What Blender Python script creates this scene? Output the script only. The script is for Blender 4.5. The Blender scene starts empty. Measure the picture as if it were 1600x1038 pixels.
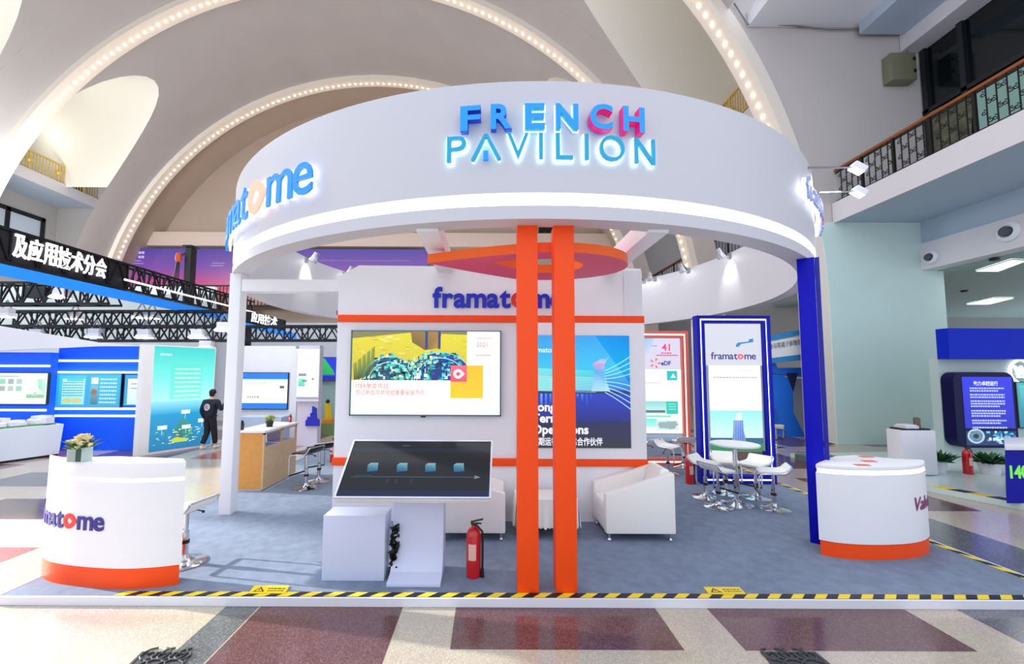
import bpy, bmesh, math, random
from mathutils import Vector, Matrix
random.seed(7)
PI = math.pi
sc = bpy.context.scene
COL = sc.collection

# ------------------------------------------------------------------ camera
EYE, FOC, CX, CY, PITCH, ROLL = 2.05, 640.0, 765.0, 537.0, math.radians(4.0), math.radians(0.25)
cam_d = bpy.data.cameras.new('camera'); cam = bpy.data.objects.new('camera', cam_d); COL.objects.link(cam)
cam_d.sensor_width = 36.0; cam_d.lens = FOC / 1600 * 36.0
cam_d.shift_x = (800 - CX) / 1600; cam_d.shift_y = (CY - 519) / 1600
cam_d.clip_start = 0.05; cam_d.clip_end = 200
CAMROT = (Matrix.Rotation(PI / 2 + PITCH, 3, 'X') @ Matrix.Rotation(ROLL, 3, 'Z'))
cam.matrix_world = Matrix.Translation((0, 0, EYE)) @ CAMROT.to_4x4()
sc.camera = cam

# ------------------------------------------------------------------ world, sun, lights, exposure
w = bpy.data.worlds.new('world'); sc.world = w; w.use_nodes = True
bg = w.node_tree.nodes['Background']
bg.inputs[0].default_value = (0.80, 0.865, 1.0, 1); bg.inputs[1].default_value = 1.0
sc.view_settings.view_transform = 'Standard'; sc.view_settings.look = 'None'
sc.view_settings.gamma = 1.0; sc.view_settings.use_curve_mapping = False
sc.view_settings.exposure = 0.42

def light(kind, name, loc, target, energy, color=(1, 1, 1), size=1.0, size_y=None, spot=None, blend=0.5):
    d = bpy.data.lights.new(name, kind); d.energy = energy; d.color = color
    if kind == 'AREA':
        d.size = size
        if size_y: d.shape = 'RECTANGLE'; d.size_y = size_y
    elif kind == 'SUN': d.angle = size
    else: d.shadow_soft_size = size
    if spot: d.spot_size = spot; d.spot_blend = blend
    o = bpy.data.objects.new(name, d); COL.objects.link(o); o.location = loc
    o.rotation_euler = (Vector(target) - Vector(loc)).to_track_quat('-Z', 'Y').to_euler()
    return o
light('AREA', 'hall_fill', (-6, 8, 11.5), (-6, 8, 0), 900, (1, .98, .95), 16, 10)  # unseen area fill added under the vault, standing for general daylight
light('AREA', 'vault_fill', (-6, 20, 5.5), (-6, 20, 20), 600, (1, .95, .90), 20, 8)  # unseen upward area fill added to brighten the vault
light('POINT', 'gallery_lamp', (-26.5, 22.5, 15.8), (0, 0, 0), 42, (1, .96, .9), .3)
light('POINT', 'gallery_lamp', (12.5, 15.5, 15.0), (0, 0, 0), 12, (1, .96, .9), .3)
light('SPOT', 'window_sunlight', (-19, 6.0, 5.5), (-4.5, 2.8, 0), 16000, (1, .95, .88), .12, None, math.radians(7), .4)
light('POINT', 'side_fill', (-22.5, 18.0, 8.5), (0, 0, 0), 1500, (.94, .98, 1), 1.2)  # point fill added to brighten the dark left wall and gallery underside
light('SPOT', 'window_sunlight', (-19, 7.0, 5.5), (-5.5, 4.1, 0), 30000, (1, .95, .88), .12, None, math.radians(15), .35)
light('SPOT', 'window_sunlight', (-19, 9, 8.0), (-4.9, 7.4, 0), 16000, (1, .95, .88), .12, None, math.radians(12), .4)

# ------------------------------------------------------------------ helpers
def at(px, py, Y):
    d = CAMROT @ Vector(((px - CX) / FOC, -(py - CY) / FOC, -1)); t = Y / d.y
    return Vector((d.x * t, Y, EYE + d.z * t))
def gr(px, py, z):
    d = CAMROT @ Vector(((px - CX) / FOC, -(py - CY) / FOC, -1)); t = (z - EYE) / d.z
    return Vector((d.x * t, d.y * t, z))
S = 0.07            # top of the stage
def lin(h):
    if isinstance(h, (tuple, list)): return tuple(h)
    h = h.lstrip('#'); c = [int(h[i:i + 2], 16) / 255 for i in (0, 2, 4)]
    return tuple(x / 12.92 if x <= .04045 else ((x + .055) / 1.055) ** 2.4 for x in c)
_M = {}
def mat(name, col='#cccccc', rough=.5, metal=0.0, emit=0.0, ecol=None, noise=0.0, nscale=40.0, bump=0.0, coat=0.0, spec=.5):
    if name in _M: return _M[name]
    m = bpy.data.materials.new(name); m.use_nodes = True; nt = m.node_tree
    b = nt.nodes['Principled BSDF']; c = lin(col)
    b.inputs['Base Color'].default_value = (*c, 1); b.inputs['Roughness'].default_value = rough
    b.inputs['Metallic'].default_value = metal; b.inputs['Coat Weight'].default_value = coat
    b.inputs['Specular IOR Level'].default_value = spec
    if emit:
        b.inputs['Emission Color'].default_value = (*lin(ecol or col), 1); b.inputs['Emission Strength'].default_value = emit
    if noise or bump:
        tc = nt.nodes.new('ShaderNodeTexCoord'); n = nt.nodes.new('ShaderNodeTexNoise')
        n.inputs['Scale'].default_value = nscale; n.inputs['Detail'].default_value = 6
        nt.links.new(tc.outputs['Object'], n.inputs['Vector'])
        if noise:
            mr = nt.nodes.new('ShaderNodeMapRange'); mr.inputs[1].default_value = .3; mr.inputs[2].default_value = .7
            mr.inputs[3].default_value = 1 - noise; mr.inputs[4].default_value = 1 + noise
            mx = nt.nodes.new('ShaderNodeVectorMath'); mx.operation = 'SCALE'; mx.inputs[0].default_value = c
            nt.links.new(n.outputs['Fac'], mr.inputs[0]); nt.links.new(mr.outputs[0], mx.inputs['Scale'])
            nt.links.new(mx.outputs[0], b.inputs['Base Color'])
        if bump:
            bp = nt.nodes.new('ShaderNodeBump'); bp.inputs['Strength'].default_value = bump; bp.inputs['Distance'].default_value = .01
            nt.links.new(n.outputs['Fac'], bp.inputs['Height']); nt.links.new(bp.outputs[0], b.inputs['Normal'])
    _M[name] = m; return m
def print_mat(emit, rough=.35):
    name = 'emissive_print' if emit else 'paper_print'
    if rough < .2: name = 'glossy_' + name
    name += '_%d' % int(emit * 100) if emit else ''
    if name in _M: return _M[name]
    m = bpy.data.materials.new(name); m.use_nodes = True; nt = m.node_tree; b = nt.nodes['Principled BSDF']
    a = nt.nodes.new('ShaderNodeAttribute'); a.attribute_name = 'Col'
    nt.links.new(a.outputs['Color'], b.inputs['Base Color']); b.inputs['Roughness'].default_value = rough
    if emit:
        b.inputs['Base Color'].default_value = (.02, .02, .02, 1); nt.links.remove(b.inputs['Base Color'].links[0])
        nt.links.new(a.outputs['Color'], b.inputs['Emission Color']); b.inputs['Emission Strength'].default_value = emit
    if rough < .2: b.inputs['Specular IOR Level'].default_value = .14
    _M[name] = m; return m

_T = {}
def glyphs(s, bold=0.0, extrude=0.0, shear=0.0):
    k = (s, bold, extrude, shear)
    if k in _T: return _T[k]
    c = bpy.data.curves.new('txt', 'FONT'); c.body = s; c.size = 1; c.offset = bold; c.extrude = extrude; c.shear = shear
    c.resolution_u = 4; c.fill_mode = 'BOTH'
    o = bpy.data.objects.new('txt', c); COL.objects.link(o)
    bpy.context.view_layer.update(); dg = bpy.context.evaluated_depsgraph_get()
    m = bpy.data.meshes.new_from_object(o.evaluated_get(dg))
    V = [v.co.copy() for v in m.vertices]; F = [tuple(p.vertices) for p in m.polygons]
    N = [p.normal.copy() for p in m.polygons]
    bpy.data.objects.remove(o); bpy.data.curves.remove(c); bpy.data.meshes.remove(m)
    _T[k] = (V, F, N); return _T[k]

class MB:
    """collects shapes for ONE mesh object"""
    def __init__(s): s.v, s.f, s.m, s.c = [], [], [], []
    def add(s, V, F, mi=0, T=None, col=None):
        o = len(s.v); s.v += [(T @ Vector(p)) if T else Vector(p) for p in V]
        for k, f in enumerate(F):
            s.f.append([i + o for i in f]); s.m.append(mi[k] if isinstance(mi, list) else mi)
            s.c.append(col[k] if isinstance(col, list) else col)
        return s
    def box(s, a, b, mi=0, T=None):
        x0, y0, z0 = a; x1, y1, z1 = b
        V = [(x0, y0, z0), (x1, y0, z0), (x1, y1, z0), (x0, y1, z0), (x0, y0, z1), (x1, y0, z1), (x1, y1, z1), (x0, y1, z1)]
        return s.add(V, [(3, 2, 1, 0), (4, 5, 6, 7), (0, 1, 5, 4), (1, 2, 6, 5), (2, 3, 7, 6), (3, 0, 4, 7)], mi, T)
    def prism(s, P, d, mi=0, T=None, capmi=None):
        """polygon of 3-D points extruded along vector d"""
        n = len(P); d = Vector(d); P = [Vector(p) for p in P]
        V = P + [p + d for p in P]
        F = [tuple(range(n))[::-1], tuple(range(n, 2 * n))] + [(i, (i + 1) % n, n + (i + 1) % n, n + i) for i in range(n)]
        ms = [mi if capmi is None else capmi] * 2 + [mi] * n
        return s.add(V, F, ms, T)
    def ringprism(s, A, B, d, mi=0, capmi=None, T=None):
        n = len(A); d = Vector(d); A = [Vector(p) for p in A]; B = [Vector(p) for p in B]
        V = A + B + [p + d for p in A] + [p + d for p in B]; F = []; ms = []
        cm = mi if capmi is None else capmi
        for i in range(n):
            j = (i + 1) % n
            F += [(i, j, n + j, n + i), (2 * n + i, 3 * n + i, 3 * n + j, 2 * n + j), (i, 2 * n + i, 2 * n + j, j), (n + i, n + j, 3 * n + j, 3 * n + i)]
            ms += [cm, cm, mi, mi]
        return s.add(V, F, ms, T)
    def lathe(s, prof, n=24, T=None, mi=0, a0=0.0, a1=2 * PI, closed=False):
        full = abs(a1 - a0 - 2 * PI) < 1e-6; k = n if full else n + 1; m = len(prof); V = []; F = []
        for i in range(k):
            a = a0 + (a1 - a0) * i / n
            V += [(r * math.cos(a), r * math.sin(a), z) for r, z in prof]
        for i in range(n):
            j = (i + 1) % k
            for q in range(m if closed else m - 1):
                r = (q + 1) % m
                F.append((i * m + q, j * m + q, j * m + r, i * m + r))
        return s.add(V, F, mi, T)
    def tube(s, pts, r, n=8, mi=0, T=None, closed=False, cap=True):
        pts = [Vector(p) for p in pts]; L = len(pts); V = []; F = []; up = None
        for i, p in enumerate(pts):
            a = pts[i - 1] if (i or closed) else p; b = pts[(i + 1) % L] if (i < L - 1 or closed) else p
            t = (b - a).normalized()
            if up is None or abs(up.dot(t)) > .99: up = Vector((0, 0, 1)) if abs(t.z) < .9 else Vector((1, 0, 0))
            x = t.cross(up).normalized(); up = x.cross(t).normalized(); rr = r[i] if isinstance(r, list) else r
            V += [p + (x * math.cos(2 * PI * k / n) + up * math.sin(2 * PI * k / n)) * rr for k in range(n)]
        for i in range(L if closed else L - 1):
            j = (i + 1) % L
            F += [(i * n + k, i * n + (k + 1) % n, j * n + (k + 1) % n, j * n + k) for k in range(n)]
        if cap and not closed: F += [tuple(range(n))[::-1], tuple(range((L - 1) * n, L * n))]
        return s.add(V, F, mi, T)
    def bar(s, a, b, w, h=None, mi=0):
        """square bar from a to b"""
        a, b = Vector(a), Vector(b); h = h or w; t = (b - a).normalized()
        up = Vector((0, 0, 1)) if abs(t.z) < .95 else Vector((0, 1, 0))
        x = t.cross(up).normalized() * w / 2; u = x.cross(t).normalized() * h / 2
        V = [a - x - u, a + x - u, a + x + u, a - x + u, b - x - u, b + x - u, b + x + u, b - x + u]
        return s.add(V, [(3, 2, 1, 0), (4, 5, 6, 7), (0, 1, 5, 4), (1, 2, 6, 5), (2, 3, 7, 6), (3, 0, 4, 7)], mi)
    def ball(s, c, r, n=10, m=6, mi=0, sc_=(1, 1, 1)):
        c = Vector(c); V = []; F = []
        for i in range(m + 1):
            a = PI * i / m
            for k in range(n):
                b = 2 * PI * k / n
                V.append(c + Vector((r * sc_[0] * math.sin(a) * math.cos(b), r * sc_[1] * math.sin(a) * math.sin(b), r * sc_[2] * math.cos(a))))
        for i in range(m):
            F += [(i * n + k, (i + 1) * n + k, (i + 1) * n + (k + 1) % n, i * n + (k + 1) % n) for k in range(n)]
        return s.add(V, F, mi)
    def text(s, t, fn, bold=0., extrude=0., mi=0, sidemi=None, shear=0.):
        """glyph mesh mapped through fn(x, y, z) -> world; x,y in font units"""
        V, F, N = glyphs(t, bold, extrude, shear)
        ms = [mi if (sidemi is None or abs(n.z) > .5) else sidemi for n in N]
        return s.add([fn(p.x, p.y, p.z) for p in V], F, ms)
    def build(s, name, mats, parent=None, smooth=30, bevel=0, local=False):
        me = bpy.data.meshes.new(name); vs = s.v
        if parent is not None and not local:
            inv = WM[parent.name].inverted(); vs = [inv @ p for p in vs]
        me.from_pydata([tuple(p) for p in vs], [], s.f)
        mats = mats if isinstance(mats, (list, tuple)) else [mats]
        for m in mats: me.materials.append(m)
        me.polygons.foreach_set('material_index', s.m)
        if any(c is not None for c in s.c):
            ca = me.color_attributes.new('Col', 'FLOAT_COLOR', 'CORNER')
            for p, c in zip(me.polygons, s.c):
                for k, li in enumerate(p.loop_indices):
                    cc = c[k] if isinstance(c[0], tuple) else c
                    ca.data[li].color = (*cc, 1)
        bm = bmesh.new(); bm.from_mesh(me)
        if not any(c is not None for c in s.c):
            bmesh.ops.remove_doubles(bm, verts=bm.verts, dist=1e-5)
            bmesh.ops.recalc_face_normals(bm, faces=bm.faces)
        if bevel:
            ed = [e for e in bm.edges if len(e.link_faces) == 2 and e.calc_face_angle(0) > .6]
            bmesh.ops.bevel(bm, geom=ed, offset=bevel, segments=2, profile=.6, affect='EDGES', clamp_overlap=True)
        bm.to_mesh(me); bm.free()
        if smooth and not any(c is not None for c in s.c):
            me.polygons.foreach_set('use_smooth', [True] * len(me.polygons)); me.set_sharp_from_angle(angle=math.radians(smooth))
        o = bpy.data.objects.new(name, me); COL.objects.link(o)
        if parent is not None: o.parent = parent; WM[o.name] = WM[parent.name].copy()
        else: WM[o.name] = Matrix.Identity(4)
        return o
WM = {}
def tag(o, label=None, cat=None, group=None, kind=None):
    if label: o['label'] = label
    if cat: o['category'] = cat
    if group: o['group'] = group
    if kind: o['kind'] = kind
    return o
def thing(name, label, cat, loc=(0, 0, 0), rz=0., group=None, kind=None):
    o = bpy.data.objects.new(name, None); COL.objects.link(o); o.empty_display_size = .1
    o.location = loc; o.rotation_euler = (0, 0, rz)
    WM[o.name] = Matrix.Translation(loc) @ Matrix.Rotation(rz, 4, 'Z')
    return tag(o, label, cat, group, kind)
def solid(name, mb, m, label, cat, group=None, kind=None, **k):
    """a thing that is one mesh; its origin goes to its base"""
    c = [min(p[i] for p in mb.v) for i in range(3)]; C = [max(p[i] for p in mb.v) for i in range(3)]
    org = Vector(((c[0] + C[0]) / 2, (c[1] + C[1]) / 2, c[2])); mb.v = [p - org for p in mb.v]
    o = mb.build(name, m, None, **k); o.location = org; WM[o.name] = Matrix.Translation(org)
    return tag(o, label, cat, group, kind)
def structure(name, mb, m, label, cat='structure', **k):
    return tag(mb.build(name, m, None, **k), label, cat, None, 'structure')
def kids(o): return [c for c in o.children]
def dup(root, loc, rz=None, label=None, group=None):
    def cp(o, par):
        c = o.copy(); COL.objects.link(c)
        if par is not None: c.parent = par
        for ch in o.children: cp(ch, c)
        return c
    r = cp(root, None); r.location = loc
    if rz is not None: r.rotation_euler = (0, 0, rz)
    if label: r['label'] = label
    if group: r['group'] = group
    return r

class Print:
    """flat printed or backlit face drawn in its own coordinates (x right, y down)"""
    def __init__(s, TL, TR, BL, rect, flip=1):
        s.O, s.U, s.V = Vector(TL), Vector(TR) - Vector(TL), Vector(BL) - Vector(TL)
        s.r = rect; s.N = s.V.cross(s.U).normalized() * flip; s.mb = MB(); s.k = 0
        s.N = -s.N if s.N.dot(Vector((0, 0, EYE)) - s.O) < 0 else s.N
    def p(s, x, y, e=0):
        x0, y0, x1, y1 = s.r
        return s.O + s.U * ((x - x0) / (x1 - x0)) + s.V * ((y - y0) / (y1 - y0)) + s.N * (e * .0006)
    def poly(s, pts, col, lay=None):
        if lay is None: s.k += 1; lay = min(s.k, 12)
        if isinstance(col, (list, tuple)) and isinstance(col[0], (str, list, tuple)): col = [lin(c) for c in col]
        else: col = lin(col)
        if isinstance(col, list): col = tuple(col)
        s.mb.add([s.p(x, y, lay) for x, y in pts], [tuple(range(len(pts)))], 0, None, [col]); return s
    def rect(s, x0, y0, x1, y1, col, col2=None, lay=None):
        c = col if col2 is None else [col, col, col2, col2]
        return s.poly([(x0, y0), (x1, y0), (x1, y1), (x0, y1)], c, lay)
    def disc(s, x, y, r, col, n=20, ry=None, lay=None):
        return s.poly([(x + r * math.cos(2 * PI * k / n), y + (ry or r) * math.sin(2 * PI * k / n)) for k in range(n)], col, lay)
    def line(s, a, b, w_, col, lay=None):
        dx, dy = b[0] - a[0], b[1] - a[1]; L = math.hypot(dx, dy) or 1; nx, ny = -dy / L * w_ / 2, dx / L * w_ / 2
        return s.poly([(a[0] + nx, a[1] + ny), (b[0] + nx, b[1] + ny), (b[0] - nx, b[1] - ny), (a[0] - nx, a[1] - ny)], col, lay)
    def text(s, t, x, y, h, col, bold=0., width=None, lay=None, shear=0.):
        V, F, N = glyphs(t, bold, 0., shear)
        if lay is None: s.k += 1; lay = min(s.k, 12)
        x0 = min(p.x for p in V); x1 = max(p.x for p in V); k = h / .7; kx = width / (x1 - x0) if width else k
        s.mb.add([s.p(x + (p.x - x0) * kx, y - p.y * k, lay) for p in V], F, 0, None, [lin(col)] * len(F)); return s
    def scribble(s, x0, x1, y, h, col, lay=None):
        """a line of copy too small to read"""
        x = x0
        if lay is None: s.k += 1; lay = min(s.k, 12)
        while x < x1:
            L = random.uniform(.6, 1.6) * h; s.rect(x, y - h, min(x + L, x1), y, col, None, lay); x += L + h * .35
        return s
    def wordmark(s, x, y, width, navy='#1a1f8f', red='#f0402a', bold=.018):
        for kind, V, F in wordmark(bold):
            h = width
            s.k += 1
            s.mb.add([s.p(x + p[0] * h, y - p[1] * h, 10) for p in V], F, 0, None, [lin(red if kind == 'o' else navy)] * len(F))
        return s
    def build(s, name, parent, emit=0., label=None, rough=.35):
        o = s.mb.build(name, print_mat(emit, rough), parent)
        if label: o['label'] = label
        return o
def wordmark(bold=.018, extrude=0.):
    """the word with the pointed ring in place of one letter; width 1, baseline 0"""
    out = []; x = 0.; GAP = .012
    for ch in ['f', 'r', 'a', 'm', 'a', 't', 'o', 'm', 'e']:
        if ch == 'o':
            A, B = [], []
            n = 28; xh = .53
            for k in range(n):
                a = 2 * PI * k / n; r = .275
                px, py = r * math.cos(a), r * math.sin(a)
                if abs(a if a < PI else a - 2 * PI) < .79: px = .39 - abs(py)
                A.append((x + .275 + px, .262 + py)); B.append((x + .275 + px * .42, .262 + py * .42))
            V = [(p[0], p[1], extrude) for p in A + B]; F = [(k, (k + 1) % n, n + (k + 1) % n, n + k) for k in range(n)]
            if extrude:
                V += [(p[0], p[1], -extrude) for p in A + B]
                F += [(k, 2 * n + k, 2 * n + (k + 1) % n, (k + 1) % n) for k in range(n)] + [(n + k, n + (k + 1) % n, 3 * n + (k + 1) % n, 3 * n + k) for k in range(n)]
            out.append(['o', V, F]); x += .275 + .39 + GAP * .6
        else:
            V, F, N = glyphs(ch, bold, extrude); x0 = min(p.x for p in V); x1 = max(p.x for p in V)
            out.append([ch, [(p.x - x0 + x, p.y, p.z) for p in V], F]); x += x1 - x0 + (GAP if ch != 'f' and ch != 'r' else GAP * .3)
    L = x - GAP
    return [(k, [(a / L, b / L, c) for a, b, c in V], F) for k, V, F in out]

WHITE = mat('white_laminate', '#f1f1f4', .4, noise=.012, nscale=3)
COOL = mat('cool_white_laminate', '#d4daf0', .4)
PAINT = mat('white_paint', '#e8e8ee', .5)
ORANGE = mat('orange_paint', '#ff5012', .45, spec=.3)
BLUE = mat('blue_paint', '#0406b6', .45, spec=.2)
CHROME = mat('chrome', '#d8dade', .12, 1.0)
BLACK = mat('black_plastic', '#101114', .4)
DARK = mat('dark_metal', '#1a1b20', .45, .3)
LED = mat('led_strip', '#ffffff', .4, emit=3.0)
LEATHER = mat('white_leather', '#f8f6f0', .4, bump=.05, nscale=60)
RED = mat('red_enamel', '#c8101c', .25, coat=.5)
YEL = mat('yellow_tape', '#f2d21c', .45)
BTAPE = mat('black_tape', '#17171f', .45)
LAMP = mat('lamp_glow', '#ffffff', .4, emit=6.0)
GREY = mat('grey_metal', '#9a9ca2', .35, .6)

# ------------------------------------------------------------------ floor
def terrazzo(name, col, fleck, amt=.25):
    m = bpy.data.materials.new(name); m.use_nodes = True; nt = m.node_tree; b = nt.nodes['Principled BSDF']
    tc = nt.nodes.new('ShaderNodeTexCoord')
    v = nt.nodes.new('ShaderNodeTexVoronoi'); v.inputs['Scale'].default_value = 150
    n = nt.nodes.new('ShaderNodeTexNoise'); n.inputs['Scale'].default_value = .9; n.inputs['Detail'].default_value = 4
    r = nt.nodes.new('ShaderNodeValToRGB'); r.color_ramp.interpolation = 'LINEAR'
    r.color_ramp.elements[0].position = .45; r.color_ramp.elements[0].color = (*lin(col), 1)
    r.color_ramp.elements[1].position = .95; r.color_ramp.elements[1].color = (*lin(fleck), 1)
    mx = nt.nodes.new('ShaderNodeMix'); mx.data_type = 'RGBA'; mx.blend_type = 'MULTIPLY'; mx.inputs[0].default_value = amt
    sep = nt.nodes.new('ShaderNodeSeparateColor')
    nt.links.new(tc.outputs['Object'], v.inputs['Vector']); nt.links.new(tc.outputs['Object'], n.inputs['Vector'])
    nt.links.new(v.outputs['Color'], sep.inputs[0]); nt.links.new(sep.outputs[0], r.inputs[0])
    nt.links.new(r.outputs[0], mx.inputs[6]); nt.links.new(n.outputs['Color'], mx.inputs[7]); nt.links.new(mx.outputs[2], b.inputs['Base Color'])
    b.inputs['Roughness'].default_value = .16; b.inputs['Specular IOR Level'].default_value = .7
    return m
T_BEIGE = terrazzo('terrazzo_beige', '#b8ab9c', '#d4c9ba'); T_PLUM = terrazzo('terrazzo_plum', '#5f3d42', '#83605f')
T_GREY = terrazzo('terrazzo_grey', '#5c5d60', '#84868a'); T_ROSE = terrazzo('terrazzo_rose', '#a05a50', '#c98d80')
f = MB(); f.add([(-32, -4, 0), (24, -4, 0), (24, 40, 0), (-32, 40, 0)], [(0, 1, 2, 3)])
def tile(x0, y0, x1, y1, mi): f.add([(x0, y0, .0008), (x1, y0, .0008), (x1, y1, .0008), (x0, y1, .0008)], [(0, 1, 2, 3)], mi)
yn = gr(900, 1016, 0).y
xa0, xa1 = gr(703, 1016, 0).x, gr(1069, 1016, 0).x; xb0, xb1 = gr(1165, 1017, 0).x, gr(1525, 1017, 0).x
xc0, xc1 = gr(320, 1038, 0).x, gr(597, 1038, 0).x; xg0 = gr(252, 1038, 0).x
tile(xa0, yn, xa1, yn + 2.4, 1); tile(xb0, yn, xb1, yn + 2.4, 1); tile(xc0, .8, xc1, yn + 2.4, 1)
tile(xg0, -1, xc0 - .012, yn + 2.4, 2); tile(gr(1490, 951, 0).x, yn + .1, gr(1490, 951, 0).x + 2.2, 6.0, 2)
for i, x in enumerate((-14.5, -12.0, -9.5, -7.0, -4.5)):
    for j, y in enumerate((1.6, 4.3, 7.0, 9.7, 12.4, 15.1)):
        if x > -10 and y < 7.2: continue
        tile(x, y, x + 1.9, y + 2.1, (1, 3, 2, 1)[(i * 2 + j) % 4])
tile(-7.7, 5.8, -6.1, 6.7, 1); tile(-6.3, 4.15, -5.2, 4.9, 3); tile(-5.0, 2.5, -4.1, 3.4, 3); tile(-9.2, 7.4, -7.2, 8.4, 2)
for i, x in enumerate((5.6, 8.0, 10.4)):
    for j, y in enumerate((3.6, 6.3, 9.0, 11.7, 14.4)):
        if x < 7 and y < 6: continue
        tile(x + (.4 if j % 2 else 0), y, x + 1.8, y + 1.9, (2, 1, 1)[(i + j) % 3])
for i, x in enumerate((-2.4, .2, 2.8)):
    for j, y in enumerate((15, 17.8)): tile(x, y, x + 2, y + 2, 1)
structure('floor', f, [T_BEIGE, T_PLUM, T_GREY, T_ROSE], 'polished terrazzo hall floor with plum and grey inlaid rectangles', 'floor', smooth=0)

# ------------------------------------------------------------------ the hall: ribs, vault, galleries, piers
HX, HZ, HR = -7.88, 4.11, 17.65
VAULT = mat('vault_paint', '#b7b1ae', .8, noise=.03, nscale=.6)
CREAM = mat('cream_paint', '#f3e8da', .7)
TAN = mat('tan_paint', '#b8a596', .8, noise=.03, nscale=.8)
MINT = mat('mint_paint', '#d0e8e2', .6, noise=.02, nscale=1.0)
SLAB = mat('slab_paint', '#b4c2d2', .7)
EDGE = mat('edge_paint', '#dcd8dc', .6)
BULB = mat('bulb_glow', '#ffe6c0', .4, emit=9.0)
def hp(a, r, y):
    if a < 0: return (HX + r, y, HZ + r * math.sin(a))
    if a > PI: return (HX - r, y, HZ + r * math.sin(a))
    return (HX + r * math.cos(a), y, HZ + r * math.sin(a))
bulb_me = None
RIBS = [12.1, 19.0, 26.33]
spans = [[(4, 66)], [(4, 17), (40, 152)], [(14, 28), (62, 163)]]
for k, Y in enumerate(RIBS):
    m = MB(); n = 90; a0, a1 = math.radians(-13.2), math.radians(193.2)
    prof = [(HR, Y), (HR + .36, Y), (HR + .36, Y + .9), (HR, Y + .75)]
    V = []; F = []
    for i in range(n + 1):
        a = a0 + (a1 - a0) * i / n; V += [hp(a, r, y) for r, y in prof]
    for i in range(n):
        for q in range(4): F.append((i * 4 + q, i * 4 + 4 + q, i * 4 + 4 + (q + 1) % 4, i * 4 + (q + 1) % 4))
    m.add(V, F); mb = MB(); rib = structure('trim_%d' % (k + 1), m, CREAM, 'cream vault rib dotted with small bulbs, ' + ('nearest of three', 'middle of three', 'farthest of three')[k], 'vault rib', smooth=40)
    for s0, s1 in spans[k]:
        a = s0
        while a < s1:
            p = hp(math.radians(a), HR - .03, Y + .42)
            if bulb_me is None:
                b = MB().ball((0, 0, 0), .042, 8, 5).build('bulb', BULB, rib, local=True); bulb_me = b.data
            else:
                b = bpy.data.objects.new('bulb', bulb_me); COL.objects.link(b); b.parent = rib
            b.location = p; a += 1.25
# barrel bays with side lunettes
def bay(ya, yb, left=True, right=True, a_lo=0., m=None, L=None):
    Rb = HR + .3; yc = ya + 2.9; hw = 2.35; ZG = 13.2
    def zl(y):
        t = (y - yc) / hw
        return None if abs(t) >= 1 else ZG + 5.1 * math.sqrt(1 - t * t)
    ys = [ya, yc - hw] + [yc - hw * math.cos(PI * i / 18) for i in range(1, 18)] + [yc + hw, yb]
    for sgn, on in ((-1, left), (1, right)):
        if not on: continue
        for y0, y1 in zip(ys, ys[1:]):
            z0, z1 = zl(y0), zl(y1); inside = L is not None and yc - hw - 1e-6 <= y0 and y1 <= yc + hw + 1e-6
            if inside:
                z0, z1 = z0 or ZG, z1 or ZG
                A0, A1 = math.asin((z0 - HZ) / Rb), math.asin((z1 - HZ) / Rb)
            else: A0 = A1 = a_lo
            V = []; F = []; n = 20
            for i in range(n + 1):
                for A, y in ((A0, y0), (A1, y1)):
                    a = A + (PI / 2 - A) * i / n; x, yy, z = hp(a, Rb, y); V.append((HX + sgn * (x - HX), yy, z))
            F = [(2 * i, 2 * i + 1, 2 * i + 3, 2 * i + 2) for i in range(n)]; m.add(V, F)
            if inside:
                xo = 6.9 + HR
                V = [(HX + sgn * Rb * math.cos(A0), y0, z0), (HX + sgn * Rb * math.cos(A1), y1, z1), (HX + sgn * (xo - .3), y1, z1), (HX + sgn * (xo - .3), y0, z0)]
                L.add(V, [(0, 1, 2, 3)])
                L.add([(HX + sgn * (xo - .3), y0, z0), (HX + sgn * (xo - .3), y1, z1), (HX + sgn * (xo - .3), y1, ZG - .6), (HX + sgn * (xo - .3), y0, ZG - .6)], [(0, 1, 2, 3)])
m = MB(); L = MB()
bay(12.1, 19.0, m=m, L=L); bay(19.0, 26.33, m=m, L=L)
bay(6.2, 12.1, left=False, a_lo=math.asin((13.3 - HZ) / HR), m=m, L=None)
structure('ceiling', m, VAULT, 'grey white plastered barrel vault over the hall', 'ceiling', smooth=50)
m = MB(); V = []; F = []
for i in range(41):
    a = PI * i / 40; V += [hp(a, HR + .3, 26.33), hp(a, HR + .3, 29.6)]
m.add(V, [(2 * i, 2 * i + 1, 2 * i + 3, 2 * i + 2) for i in range(40)])
structure('ceiling_5', m, TAN, 'tan vault beyond the farthest rib', 'ceiling', smooth=50)
structure('ceiling_2', L, mat('alcove_paint', '#f6f2e6', .8), 'pale side arches cut into the hall vault', 'ceiling', smooth=50)
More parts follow.
